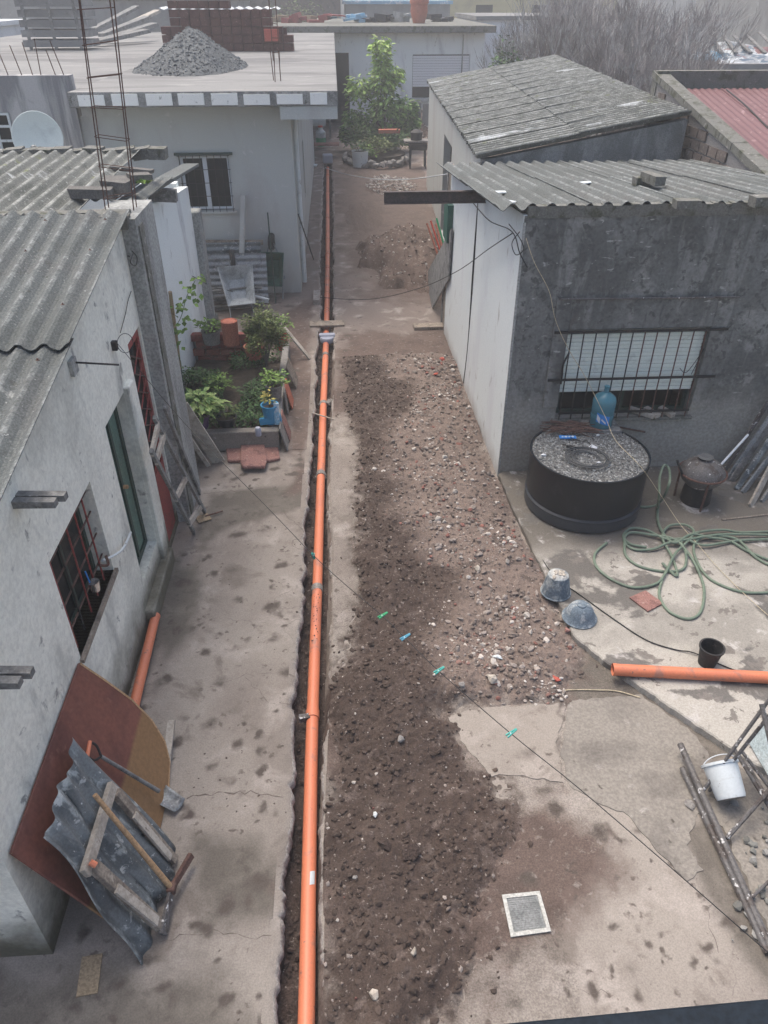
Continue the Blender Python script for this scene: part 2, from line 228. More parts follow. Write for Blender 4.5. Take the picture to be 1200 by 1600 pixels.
# ------------------------------------------------------------ mesh builder
def link(o, parent=None):
    COL.objects.link(o)
    if parent is not None: o.parent = parent
    return o
def wloc(o):
    p = V((0, 0, 0))
    while o is not None: p = p + o.location; o = o.parent
    return p
class MB:
    def __init__(s): s.v = []; s.f = []; s.t = []
    def add(s, vs, fs, tint=None):
        n = len(s.v); s.v += [tuple(v) for v in vs]; s.f += [tuple(i + n for i in f) for f in fs]
        if tint is not None: s.t += [tint] * len(vs)
        return s
    def box(s, c, sz, rz=0, rot=None):
        R = rot if rot is not None else Matrix.Rotation(rz, 3, 'Z'); c = V(c)
        vs = [c + R @ V((a * sz[0] / 2, b * sz[1] / 2, e * sz[2] / 2)) for a in (-1, 1) for b in (-1, 1) for e in (-1, 1)]
        return s.add(vs, [(0, 1, 3, 2), (4, 6, 7, 5), (0, 4, 5, 1), (2, 3, 7, 6), (0, 2, 6, 4), (1, 5, 7, 3)])
    def bb(s, x0, x1, y0, y1, z0, z1): return s.box(((x0 + x1) / 2, (y0 + y1) / 2, (z0 + z1) / 2), (abs(x1 - x0), abs(y1 - y0), abs(z1 - z0)))
    def beam(s, p, q, w, t, up=(0, 0, 1), taper=1):
        p = V(p); q = V(q); d = (q - p).normalized(); u = V(up)
        a = d.cross(u); a = a.normalized() if a.length > 1e-4 else d.cross(V((1, 0, 0))).normalized(); b = a.cross(d).normalized()
        vs = []
        for o, k in ((p, 1), (q, taper)):
            for i, j in ((-1, -1), (1, -1), (1, 1), (-1, 1)): vs.append(o + a * (i * w / 2 * k) + b * (j * t / 2 * k))
        return s.add(vs, [(0, 1, 2, 3), (7, 6, 5, 4), (0, 4, 5, 1), (1, 5, 6, 2), (2, 6, 7, 3), (3, 7, 4, 0)])
    def tube(s, pts, r, n=8, cap=True):
        pts = [V(p) for p in pts]; N = len(pts); rs = r if isinstance(r, (list, tuple)) else [r] * N
        vs = []; fs = []; prev = None
        for i, p in enumerate(pts):
            d = (pts[min(i + 1, N - 1)] - pts[max(i - 1, 0)]).normalized()
            if prev is None: a = d.orthogonal().normalized()
            else: a = (prev - d * prev.dot(d)); a = a.normalized() if a.length > 1e-5 else d.orthogonal().normalized()
            prev = a; b = d.cross(a)
            for k in range(n):
                t = 2 * math.pi * k / n; vs.append(p + (a * math.cos(t) + b * math.sin(t)) * rs[i])
        for i in range(N - 1):
            for k in range(n):
                k2 = (k + 1) % n; fs.append((i * n + k, i * n + k2, (i + 1) * n + k2, (i + 1) * n + k))
        if cap: fs += [tuple(range(n))[::-1], tuple(range((N - 1) * n, N * n))]
        return s.add(vs, fs)
    def lathe(s, c, prof, n=24, R=None):
        c = V(c); vs = []; fs = []; R = R or Matrix.Identity(3)
        for r, z in prof:
            for k in range(n):
                t = 2 * math.pi * k / n; vs.append(c + R @ V((r * math.cos(t), r * math.sin(t), z)))
        for i in range(len(prof) - 1):
            for k in range(n):
                k2 = (k + 1) % n; fs.append((i * n + k, i * n + k2, (i + 1) * n + k2, (i + 1) * n + k))
        if prof[0][0] > 1e-3: fs.append(tuple(range(n))[::-1])
        if prof[-1][0] > 1e-3: fs.append(tuple(range((len(prof) - 1) * n, len(prof) * n)))
        return s.add(vs, fs)
    def prism(s, pts, off):      # polygon (3D points) extruded by off
        n = len(pts); off = V(off); vs = [V(p) for p in pts] + [V(p) + off for p in pts]
        return s.add(vs, [tuple(range(n))[::-1], tuple(range(n, 2 * n))] + [(i, (i + 1) % n, n + (i + 1) % n, n + i) for i in range(n)])
    def grid(s, fn, nu, nv):
        vs = [fn(i / nu, j / nv) for i in range(nu + 1) for j in range(nv + 1)]
        return s.add(vs, [(i * (nv + 1) + j, (i + 1) * (nv + 1) + j, (i + 1) * (nv + 1) + j + 1, i * (nv + 1) + j + 1) for i in range(nu) for j in range(nv)])
    def corr(s, o, u, w, wid, ln, pitch=.177, amp=.024, th=.007, nrm=None, per=8, jag=0):
        """corrugated sheet: o corner, u across, w along the ridges"""
        o = V(o); u = V(u).normalized(); w = V(w).normalized(); n = nrm or u.cross(w).normalized()
        if n.z < 0: n = -n
        k = max(2, round(wid / pitch * per)); vs = []; fs = []; s.crest = getattr(s, 'crest', [])
        for i in range(k + 1):
            x = wid * i / k; h = amp * math.cos(2 * math.pi * x / pitch)
            for e in (0, 1):
                jj = random.uniform(-jag, jag)
                p = o + u * x + w * (ln * e + (jj if e else -jj)) + n * h; vs += [p + n * th / 2, p - n * th / 2]; s.crest += [h / amp] * 2
        for i in range(k):
            a = i * 4; b = a + 4
            fs += [(a, a + 2, b + 2, b), (a + 1, b + 1, b + 3, a + 3), (a, b, b + 1, a + 1), (a + 2, a + 3, b + 3, b + 2)]
        fs += [(0, 1, 3, 2), (k * 4, k * 4 + 2, k * 4 + 3, k * 4 + 1)]
        return s.add(vs, fs)
    def wall(s, us, zs, holes, fn, th):
        us = sorted(set(us + [h[0] for h in holes] + [h[1] for h in holes])); zs = sorted(set(zs + [h[2] for h in holes] + [h[3] for h in holes]))
        def solid(i, j):
            if i < 0 or j < 0 or i >= len(us) - 1 or j >= len(zs) - 1: return False
            u = (us[i] + us[i + 1]) / 2; z = (zs[j] + zs[j + 1]) / 2
            return not any(h[0] < u < h[1] and h[2] < z < h[3] for h in holes)
        for i in range(len(us) - 1):
            for j in range(len(zs) - 1):
                if not solid(i, j): continue
                a, b, c, e = us[i], us[i + 1], zs[j], zs[j + 1]
                P = lambda u, z, dd: fn(u, z, dd)
                s.add([P(a, c, 0), P(b, c, 0), P(b, e, 0), P(a, e, 0)], [(0, 1, 2, 3)])
                s.add([P(a, c, th), P(b, c, th), P(b, e, th), P(a, e, th)], [(3, 2, 1, 0)])
                for (di, dj, q) in ((-1, 0, ((a, c), (a, e))), (1, 0, ((b, c), (b, e))), (0, -1, ((a, c), (b, c))), (0, 1, ((a, e), (b, e)))):
                    if not solid(i + di, j + dj):
                        s.add([P(*q[0], 0), P(*q[1], 0), P(*q[1], th), P(*q[0], th)], [(0, 1, 2, 3)])
        return s
    def stone(s, c, r, tint=None, flat=.7):
        """irregular 12-vertex lump"""
        R = Matrix.Rotation(random.uniform(0, 6.28), 3, 'Z') @ Matrix.Rotation(random.uniform(-.5, .5), 3, 'X'); c = V(c)
        sx, sy, sz = r * random.uniform(.7, 1.3), r * random.uniform(.6, 1), r * random.uniform(.4, .9) * flat / .7
        vs = [c + R @ V((v[0] * sx * random.uniform(.55, 1.35), v[1] * sy * random.uniform(.55, 1.35), v[2] * sz * random.uniform(.6, 1.3))) for v in ICO_V]
        return s.add(vs, ICO_F, tint)
    def leaf(s, p, d, n, ln, wd):
        d = d.normalized(); a = d.cross(n); a = a.normalized() if a.length > 1e-3 else d.orthogonal().normalized(); n = a.cross(d)
        m = p + d * ln * .5
        return s.add([p, m + a * wd / 2 + n * ln * .06, p + d * ln - n * ln * .1, m - a * wd / 2 + n * ln * .06], [(0, 1, 2), (0, 2, 3)])
    def build(s, name, m, parent=None, smooth=False, bevel=0, loc=None):
        v = np.array(s.v, dtype=np.float64); c = V(loc) if loc is not None else V(((v.min(0) + v.max(0)) / 2).tolist())
        if loc is None: c.z = float(v[:, 2].min())
        me = bpy.data.meshes.new(name); me.from_pydata((v - np.array(c)).tolist(), [], s.f); me.update()
        if s.t:
            at = me.color_attributes.new('tint', 'FLOAT_COLOR', 'POINT')
            at.data.foreach_set('color', np.array([(*t, 1) for t in s.t], dtype=np.float32).ravel())
        me.materials.append(m)
        if getattr(s, 'crest', None): at = me.attributes.new('crest', 'FLOAT', 'POINT'); at.data.foreach_set('value', s.crest)
        if smooth:
            me.polygons.foreach_set('use_smooth', [True] * len(me.polygons))
            if smooth != 'all': me.set_sharp_from_angle(angle=math.radians(40))
        o = bpy.data.objects.new(name, me); o.location = c - (wloc(parent) if parent is not None else V((0, 0, 0)))
        link(o, parent)
        if bevel:
            b = o.modifiers.new('bevel', 'BEVEL'); b.width = bevel; b.segments = 1; b.limit_method = 'ANGLE'
        return o
_t = (1 + 5 ** .5) / 2
ICO_V = [V(p).normalized() for p in [(-1, _t, 0), (1, _t, 0), (-1, -_t, 0), (1, -_t, 0), (0, -1, _t), (0, 1, _t), (0, -1, -_t), (0, 1, -_t), (_t, 0, -1), (_t, 0, 1), (-_t, 0, -1), (-_t, 0, 1)]]
ICO_F = [(0, 11, 5), (0, 5, 1), (0, 1, 7), (0, 7, 10), (0, 10, 11), (1, 5, 9), (5, 11, 4), (11, 10, 2), (10, 7, 6), (7, 1, 8), (3, 9, 4), (3, 4, 2), (3, 2, 6), (3, 6, 8), (3, 8, 9), (4, 9, 5), (2, 4, 11), (6, 2, 10), (8, 6, 7), (9, 8, 1)]
def tag(o, label=None, cat=None, group=None, kind=None):
    if label: o['label'] = label
    if cat: o['category'] = cat
    if group: o['group'] = group
    if kind: o['kind'] = kind
    return o
def T(name, label, cat, loc, group=None):
    o = bpy.data.objects.new(name, None); o.empty_display_size = .1; o.location = loc; link(o); return tag(o, label, cat, group)
def struct(o): o['kind'] = 'structure'; return o
def stuff(o): o['kind'] = 'stuff'; return o
def inst(name, me, parent, loc, rot=(0, 0, 0), sc=(1, 1, 1)):
    o = bpy.data.objects.new(name, me); link(o, parent); o.location = V(loc) - (wloc(parent) if parent is not None else V((0, 0, 0)))
    o.rotation_euler = rot; o.scale = sc; return o
def unit_box(name, m, bev=.04):
    mb = MB().box((0, 0, 0), (1, 1, 1)); me = bpy.data.meshes.new(name)
    me.from_pydata([tuple(c + random.uniform(-bev, bev) for c in v) for v in mb.v], [], mb.f); me.materials.append(m); return me
def smooth_path(pts, k=6):
    pts = [V(p) for p in pts]; out = []
    for i in range(len(pts) - 1):
        p0 = pts[max(i - 1, 0)]; p1 = pts[i]; p2 = pts[i + 1]; p3 = pts[min(i + 2, len(pts) - 1)]
        for j in range(k):
            t = j / k
            out.append(.5 * ((2 * p1) + (p2 - p0) * t + (2 * p0 - 5 * p1 + 4 * p2 - p3) * t * t + (3 * p1 - p0 - 3 * p2 + p3) * t ** 3))
    out.append(pts[-1]); return out
# numpy value noise
_tab = rng.random((256, 256))
def vnoise(x, y):
    xi = np.floor(x).astype(int); yi = np.floor(y).astype(int); fx = x - xi; fy = y - yi
    fx = fx * fx * (3 - 2 * fx); fy = fy * fy * (3 - 2 * fy); g = lambda a, b: _tab[a & 255, b & 255]
    return (g(xi, yi) * (1 - fx) + g(xi + 1, yi) * fx) * (1 - fy) + (g(xi, yi + 1) * (1 - fx) + g(xi + 1, yi + 1) * fx) * fy
def fbm(x, y, sc, o=5, ga=.55):
    a = 1; t = 0; s = 0
    for k in range(o): s = s + a * vnoise(x * sc + 17 * k, y * sc - 9 * k); t += a; a *= ga; sc *= 2.03
    return s / t
def poly_sd(px, py, poly):
    """signed distance, positive inside"""
    P = np.array([(p[0], p[1]) for p in poly]); dist = np.full(px.shape, 1e9); ins = np.zeros(px.shape, bool); n = len(P)
    for i in range(n):
        a = P[i]; b = P[(i + 1) % n]; e = b - a; t = np.clip(((px - a[0]) * e[0] + (py - a[1]) * e[1]) / (e @ e), 0, 1)
        dist = np.minimum(dist, np.hypot(px - a[0] - t * e[0], py - a[1] - t * e[1]))
        c = ((a[1] > py) != (b[1] > py)) & (px < (b[0] - a[0]) * (py - a[1]) / (b[1] - a[1] + 1e-12) + a[0]); ins ^= c
    return np.where(ins, dist, -dist)
def np_grid(name, X, Y, Z, m, attrs={}, keep=None, smooth=True):
    h, w = X.shape; idx = np.arange(h * w).reshape(h, w)
    q = np.stack([idx[:-1, :-1], idx[:-1, 1:], idx[1:, 1:], idx[1:, :-1]], -1).reshape(-1, 4)
    if keep is not None:
        k = (keep[:-1, :-1] | keep[:-1, 1:] | keep[1:, 1:] | keep[1:, :-1]).ravel(); q = q[k]
    me = bpy.data.meshes.new(name); used = np.unique(q); rem = -np.ones(h * w, int); rem[used] = np.arange(len(used)); q = rem[q]
    co = np.stack([X, Y, Z], -1).reshape(-1, 3)[used]
    me.vertices.add(len(co)); me.vertices.foreach_set('co', co.astype(np.float32).ravel())
    me.loops.add(q.size); me.loops.foreach_set('vertex_index', q.ravel().astype(np.int32))
    me.polygons.add(len(q)); me.polygons.foreach_set('loop_start', np.arange(0, q.size, 4, dtype=np.int32))
    for an, av in attrs.items():
        a = me.attributes.new(an, 'FLOAT', 'POINT'); a.data.foreach_set('value', av.reshape(-1)[used].astype(np.float32))
    me.update(calc_edges=True); me.validate(); me.materials.append(m)
    if smooth: me.polygons.foreach_set('use_smooth', [True] * len(me.polygons))
    o = bpy.data.objects.new(name, me); link(o); return o

# ============================================================ SETTING
# trench edges and pipe line, surveyed along the yard (photo row, left, right, pipe centre)
ROWS = [(1600, 430, 503, 478.6), (1500, 436, 503, 480.5), (1400, 447, 501, 482), (1300, 453, 503, 484), (1200, 457, 507, 486), (1110, 461, 512, 488.5), (1000, 468, 515, 492.5), (900, 474, 517, 496.5),
        (850, 476, 517, 498), (770, 481, 513, 500.5), (700, 487, 516, 503), (640, 492, 519, 505), (560, 493, 522, 508.5), (500, 501, 521, 510.5), (400, 500, 521, 512), (330, 503, 520, 512), (252, 506, 519, 512)]
TL = sorted((G(l, y).y, G(l, y).x) for y, l, r, p in ROWS); TR = sorted((G(r, y).y, G(r, y).x) for y, l, r, p in ROWS)
PC = sorted((G(p, y, -.1).y, G(p, y, -.1).x) for y, l, r, p in ROWS)
def ip(tab, y): return np.interp(y, [t[0] for t in tab], [t[1] for t in tab])
TY1 = 30.2
def yard_slab(side):
    ys = np.concatenate([np.arange(-1.5, 9, .022), np.arange(9, TY1, .06)]); n = len(ys)
    e = ip(TL if side < 0 else TR, ys) + (fbm(ys, ys * 0 + side * 3, 2.2, 4) - .5) * .09 + (fbm(ys, ys * 0 + 9 * side, 5, 5, .75) - .5) * .10
    e = e + np.where(np.random.default_rng(3 + side).random(n) < .05, .012, 0) * side
    far = -9.0 if side < 0 else 12.0
    s = -side  # direction from slab towards trench
    offs = [(-.06, 0), (-.018, -.004), (0, -.022), (.006, -.07), (-.012, -.105), (-.006, -.16), (.02, -.34)]
    xs = [np.full(n, far)] + [e + s * o + (fbm(ys, ys * 0 + k, 25, 2) - .5) * .014 * (k > 0) for k, (o, z) in enumerate(offs)]
    zs = [np.zeros(n)] + [np.full(n, z) + (fbm(ys, ys * 0 + 5 + k, 20, 2) - .5) * (.02 if k > 1 else 0) for k, (o, z) in enumerate(offs)]
    X = np.stack(xs, 1); Y = np.repeat(ys[:, None], len(xs), 1); Z = np.stack(zs, 1)
    if side > 0: X = X[:, ::-1]; Y = Y[:, ::-1]; Z = Z[:, ::-1]
    o = np_grid('concrete_yard', X, Y, Z, m_yard, smooth=False); o.data.materials.append(m_edge); o.data.materials.append(m_soil)
    nc = X.shape[1] - 1
    mi = [0, 0, 1, 1, 1, 2, 2]; mi = mi if side < 0 else mi[::-1]
    o.data.polygons.foreach_set('material_index', np.tile(mi, len(ys) - 1).astype(np.int32)); return struct(o)
yard_slab(-1); yard_slab(1)
struct(MB().bb(-9, 12, TY1, 60, -.3, 0).build('concrete_yard', m_yard))
struct(MB().grid(lambda a, b: V((-300 + 600 * a, -60 + 700 * b, -.42)), 8, 8).build('terrain', m_terr))
# trench floor
ys = np.arange(-1.5, TY1 + .2, .03); us = np.linspace(0, 1, 16)
Y = np.repeat(ys[:, None], 16, 1); L_ = ip(TL, ys)[:, None] - .06; R_ = ip(TR, ys)[:, None] + .06
X = L_ + (R_ - L_) * us[None]; Z = -.215 + (fbm(X, Y, 6, 5) - .5) * .12 + .05 * (2 * us[None] - 1) ** 2
struct(np_grid('trench_floor', X, Y, Z, m_soil, {'rub': X * 0}))

# cement patches on the yard
def patch(pts, z, m, name='cement_patch'):
    P = [G(*p, z) for p in pts]; n = len(P); out = []
    for i in range(n):
        a, b = P[i], P[(i + 1) % n]; k = max(2, int((b - a).length / .05)); nr = V((-(b - a).y, (b - a).x, 0)).normalized()
        for j in range(k):
            p = a.lerp(b, j / k) + nr * (random.uniform(-.016, .016) + .03 * (vnoise(np.array([i * 3.1 + j * .35]), np.array([1.7]))[0] - .5)); p.z = z; out.append(p)
    return struct(MB().prism([V((p.x, p.y, z - .02)) for p in out], (0, 0, .02)).build(name, m))
patch([(890, 1095), (1000, 1085), (1090, 1150), (1160, 1260), (1130, 1290), (1090, 1270), (1075, 1320), (1100, 1360), (1075, 1375), (1030, 1330), (985, 1275), (930, 1250), (885, 1225), (876, 1170)], .010, m_patch)
patch([(700, 1120), (760, 1105), (884, 1098), (872, 1160), (880, 1224), (830, 1215), (770, 1212), (735, 1180)], .014, m_yard, 'concrete_layer')
patch([(1150, 1195), (1300, 1300), (1330, 1500), (1200, 1450), (1130, 1290)], .006, m_patch)

def crack(pts, w, m, seed=0):
    P = [G(*p, .0) for p in pts]; L_ = []; rd = random.Random(seed)
    for a, b in zip(P, P[1:]):
        k = max(2, int((b - a).length / .04)); nn = V((-(b - a).y, (b - a).x, 0)).normalized()
        for j in range(k): L_.append((a.lerp(b, j / k) + nn * rd.uniform(-.018, .018), nn, w * rd.uniform(.1, .8)))
    mb = MB(); vs = []
    for p, nn, ww in L_: vs += [V((p.x, p.y, .0035)) + nn * ww, V((p.x, p.y, .0035)) - nn * ww]
    mb.add(vs, [(2 * i, 2 * i + 1, 2 * i + 3, 2 * i + 2) for i in range(len(L_) - 1)]); return struct(mb.build('ground_crack', m))
m_crk = mat('crack_dirt', (.12, .10, .087), [('n', 20, .5, .6, (.16, .135, .12))], bump=.5)
for k, (pts, w) in enumerate([([(318, 772), (360, 768), (420, 776), (478, 770)], .010), ([(292, 1246), (340, 1240), (400, 1238), (452, 1246)], .012), ([(330, 1075), (385, 1055), (440, 1050), (466, 1062)], .004), ([(385, 1058), (420, 1100), (462, 1102)], .004),
    ([(250, 1470), (330, 1455), (400, 1468), (436, 1460)], .006), ([(790, 1550), (870, 1545), (960, 1552)], .003), ([(262, 990), (330, 965), (420, 975)], .003), ([(520, 452), (580, 462), (640, 447)], .012), ([(535, 560), (600, 540), (690, 530)], .006), ([(1120, 1380), (1105, 1440), (1130, 1500)], .004), ([(400, 455), (440, 463), (497, 461)], .008)]): crack(pts, w, m_crk, k)

kerb0 = [G(*p) for p in ((778, 748), (838, 880), (893, 1000), (1000, 1082), (1130, 1172), (1180, 1205))]
FILMS = [([(-60, 1480), (60, 1500), (180, 1500), (330, 1540), (420, 1700), (-60, 1700)], 'damp', .6), ([(300, 1310), (420, 1300), (430, 1420), (330, 1440)], 'damp', .5),
    ([(262, 900), (300, 880), (330, 770), (470, 760), (478, 790), (330, 830), (290, 1000), (240, 1090)], 'damp', .35), ([(262, 870), (240, 985), (205, 1085), (215, 1120), (262, 985), (285, 872)], 'damp', .2),
    ([(520, 1100), (700, 1110), (770, 1260), (860, 1250), (930, 1330), (850, 1500), (700, 1600), (520, 1600)], 'dirt', .9), ([(905, 990), (1010, 1085), (1140, 1180), (1110, 1230), (980, 1130), (880, 1100)], 'damp', .4),
    ([(525, 255), (650, 225), (690, 300), (690, 470), (600, 460), (540, 400)], 'dirt', 2.2), ([(430, 520), (480, 470), (492, 640), (470, 760), (452, 640)], 'dirt', .5),
    ([(526, 520), (700, 520), (720, 600), (600, 620), (526, 640)], 'dirt', .8), ([(1050, 1290), (1200, 1250), (1290, 1500), (1230, 1600)], 'damp', .3)]
FILMS = [([G(*p) for p in P], k, fe) for P, k, fe in FILMS]
_r = np.random.default_rng(4); BLOBS = []
for (x0, x1, y0, y1, n_) in ((-1.95, -.5, 1.5, 9, 200), (-.15, 2.8, 1.4, 3.8, 130), (-.15, 1.9, 10.5, 13.2, 60), (-1.95, -.6, 9, 15, 60)):
    for k in range(n_): BLOBS.append((_r.uniform(x0, x1), y0 + (y1 - y0) * _r.random() ** 1.2, .010 + .05 * _r.random() ** 3, _r.uniform(.5, 1.6), _r.uniform(.45, 1)))
def cover(gx, gy):
    XX, YY = np.meshgrid(gx, gy); C_ = {'damp': XX * 0, 'dirt': XX * 0, 'mud': XX * 0}
    for P, k, fe in FILMS: C_[k] = np.maximum(C_[k], np.clip(.45 + (poly_sd(XX, YY, P) + (fbm(XX, YY, 1.8, 4) - .5) * fe) / fe, 0, 1))
    wx = XX + (fbm(XX, YY, 12, 3) - .5) * .09; wy = YY + (fbm(XX + 7, YY, 12, 3) - .5) * .09; cv = C_['mud']
    for cx, cy, r, st, a in BLOBS:
        i0, i1 = np.searchsorted(gy, cy - r * 4), np.searchsorted(gy, cy + r * 4); j0, j1 = np.searchsorted(gx, cx - r * 4), np.searchsorted(gx, cx + r * 4)
        d_ = np.hypot((wx[i0:i1, j0:j1] - cx) * st, wy[i0:i1, j0:j1] - cy) / r; cv[i0:i1, j0:j1] = np.maximum(cv[i0:i1, j0:j1], np.clip(1.1 - d_ * .5, 0, 1) * a)
    return XX, YY, C_
YPOLY = [(-7, -3), (6, -3), (6, 3.0)] + [(p.x, p.y) for p in kerb0[::-1]] + [(1.93, 8.1), (1.93, 13.3), (2.6, 13.3), (3.4, 40), (-1.99, 40), (-1.99, 2.44), (-7, 2.44)]
for gx, gy in ((np.arange(-3.3, 3.6, .017), np.arange(1.2, 9.01, .017)), (np.arange(-3.2, 3.3, .04), np.arange(8.99, 30, .06))):
    XX, YY, C_ = cover(gx, gy)
    struct(np_grid('yard_surface', XX, YY, XX * 0 + .003, m_ysurf, C_, keep=(poly_sd(XX, YY, YPOLY) > 0) & ((XX > ip(TR, YY) + .09) | (XX < ip(TL, YY) - .09))))

# raised patio slab
kerb = [G(778, 748), G(800, 800), G(838, 880), G(868, 940), G(893, 1000), G(940, 1040), G(1000, 1082), G(1060, 1124), G(1130, 1172), G(1180, 1205)]
kerb = [V((k.x, k.y, 0)) for k in kerb]
out = []
for a, b in zip(kerb, kerb[1:]):
    for j in range(8): p = a.lerp(b, j / 8); out.append(V((p.x + random.uniform(-.008, .008), p.y + random.uniform(-.008, .008), 0)))
KZ = .08
out += [kerb[-1], V((4.2, 3.05, 0)), V((9, 3.0, 0)), V((9, 8.15, 0)), V((2.02, 8.15, 0))]
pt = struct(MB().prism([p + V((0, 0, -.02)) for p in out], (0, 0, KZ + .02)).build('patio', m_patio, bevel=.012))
# puddle stains / moss handled by the material

# ---- spoil heap along the trench: soil mixing into rubble
SP = [(545, 562), (600, 556), (640, 552), (716, 552), (740, 640), (775, 742), (822, 830), (850, 895), (880, 960), (905, 1020), (918, 1060), (895, 1100), (840, 1108), (745, 1100), (716, 1125), (745, 1190), (792, 1225), (815, 1290), (772, 1340), (762, 1395), (770, 1450), (768, 1500), (735, 1550), (680, 1615), (640, 1700), (498, 1700), (507, 1500), (509, 1400), (516, 1230), (528, 1090), (545, 1000), (553, 900), (552, 800), (560, 700), (545, 620)]
RB = [(610, 540), (730, 540), (760, 640), (790, 742), (840, 830), (880, 900), (930, 1030), (905, 1110), (800, 1108), (690, 1085), (660, 1010), (720, 960), (700, 900), (640, 840), (622, 770), (600, 720), (625, 660), (650, 610), (600, 590)]
spw = [G(*p) for p in SP]; rbw = [G(*p) for p in RB]
x = np.arange(-.36, 2.85, .013); y = np.concatenate([np.arange(1.35, 5.2, .013), np.arange(5.2, 13, .022)])
X, Y = np.meshgrid(x, y)
sd = poly_sd(X, Y, spw) + (fbm(X, Y, 1.6, 4) - .5) * .40 + (fbm(X, Y, 9, 3) - .5) * .16 + .02
rub = np.clip(.5 + (poly_sd(X, Y, rbw) + (fbm(X, Y, 2.3, 4) - .5) * .6) / .5, 0, 1)
hb = np.clip(sd / .45, 0, 1); hb = hb * (2 - hb)
clod = fbm(X, Y, 7, 5, .62); ridg = 1 - np.abs(2 * fbm(X + 5, Y, 11, 4) - 1)
H = hb * (.03 + .20 * np.clip(fbm(X, Y, 1.1, 3) - .2, 0, 1)) + np.clip(sd / .2, 0, 1) * ((clod - .45) * .075 + (ridg - .75) * .025 + (fbm(X, Y, 34, 3, .7) - .5) * .018) - .004
kd = poly_sd(X, Y, [(-5, -4), (6, -4), (6, 3.0)] + [(p.x, p.y) for p in kerb[::-1]] + [(1.93, 8.1), (1.93, 20), (-5, 20)])
H = np.where(kd < .0, -.02, H)
H = np.where(sd < 0, np.maximum(H, .005 + .004 * np.clip(1 + sd / .5, 0, 1)), H + .004)
cov = np.clip(.22 + sd / .95, 0, 1)
# collapse into the trench
tr = ip(TR, Y) ; H = np.where(X < tr + .02, H - (tr + .02 - X) * 3, H)
spoil = stuff(np_grid('dug_soil', X, Y, H, m_soilf, {'rub': rub, 'cov': cov, **cover(x, y)[2]}, keep=(sd > -.55) & (kd > -.02) & (X > tr - .03)))
tag(spoil, 'long heap of dark dug soil and rubble beside the pipe trench', 'soil')
def hsample(px, py):
    i = np.clip(np.searchsorted(y, py), 0, len(y) - 1); j = np.clip(np.searchsorted(x, px), 0, len(x) - 1); return H[i, j], sd[i, j], rub[i, j], kd[i, j]
mbs = MB(); mbc = MB(); random.seed(11)
n = 0
while n < 20000:
    py = 1.4 + 11.5 * random.random() ** 1.25; px = random.uniform(-.3, 2.6); h, s_, r_, k_ = hsample(px, py)
    if s_ < (-.12 if random.random() < .12 else 0.01) or k_ < .02 or px < ip(TR, py) + .02: continue
    n += 1
    dens = vnoise(np.array([px * 2.1]), np.array([py * 2.1]))[0]
    if random.random() < (.12 + .88 * r_ * (.2 + 1.1 * dens)) * .85:
        r = .004 + .030 * random.random() ** 4 * (.5 + .7 * r_)
        q = random.random(); g = random.uniform(.7, 1.15)
        if q < .06 * r_ + .01: t = (.25 * g, .12 * g, .10 * g)
        elif q < .16: t = (.50 * g, .46 * g, .42 * g); r *= .8 + .6 * dens
        elif q < .45: t = (.30 * g, .26 * g, .235 * g)
        else: t = (.19 * g, .155 * g, .135 * g)
        mbs.stone((px, py, max(h, 0) + r * .25), r, t)
    else:
        r = .004 + .028 * random.random() ** 6 * (1.2 - .7 * r_); g = random.uniform(.75, 1.25)
        t = tuple((a_ + (b_ - a_) * r_) * g for a_, b_ in zip((.072, .053, .044), (.185, .145, .125))); r *= .8
        mbc.stone((px, py, max(h, 0) + r * .2), r, t)
# broken masonry clustered in a few pockets of the heap
for (qx, qy, rad, nn) in ((755, 1020, .30, 260), (700, 620, .45, 200), (680, 740, .35, 130), (860, 1085, .22, 120), (740, 860, .30, 90), (800, 960, .25, 90)):
    c_ = G(qx, qy, .05)
    for k in range(nn):
        a = random.uniform(0, 6.28); q_ = rad * random.random() ** .7; px, py = c_.x + q_ * 1.2 * math.cos(a), c_.y + q_ * math.sin(a); h, s_, r_, k_ = hsample(px, py)
        if k_ < .02 or s_ < 0: continue
        g = random.uniform(.7, 1.2); t = random.choice([(.42, .385, .35), (.30, .26, .235), (.24, .195, .17), (.50, .47, .44), (.22, .13, .11)]); r = .005 + .021 * random.random() ** 2.6
        mbs.stone((px, py, max(h, 0) + r * .25), r, tuple(v_ * g for v_ in t), flat=.5)
# crumbs strewn over the concrete
for k in range(2600):
    py = 1.5 + 16 * random.random() ** 1.5; px = random.uniform(-1.9, 2.0)
    if vnoise(np.array([px * 1.3 + 40]), np.array([py * 1.3]))[0] < .5: continue
    if ip(TL, py) - .03 < px < ip(TR, py) + .03 or hsample(px, py)[3] < .03: continue
    r = .003 + .010 * random.random() ** 3; mbc.stone((px, py, r * .2), r, (.09, .07, .06))
# crumbs in trench
for k in range(1500):
    py = 1.5 + 20 * random.random() ** 1.6; px = random.uniform(ip(TL, py), ip(TR, py)); r = .006 + .02 * random.random() ** 2
    g = random.uniform(.6, 1.3); mbc.stone((px, py, -.2 + r * .3), r, (.07 * g, .05 * g, .043 * g))
tag(stuff(mbs.build('rubble_stones', m_rub)), 'pale and pinkish rubble stones strewn through the soil heap', 'rubble')
tag(stuff(mbc.build('soil_crumbs', m_rub)), 'dark soil clods and crumbs scattered along the trench', 'soil clods')

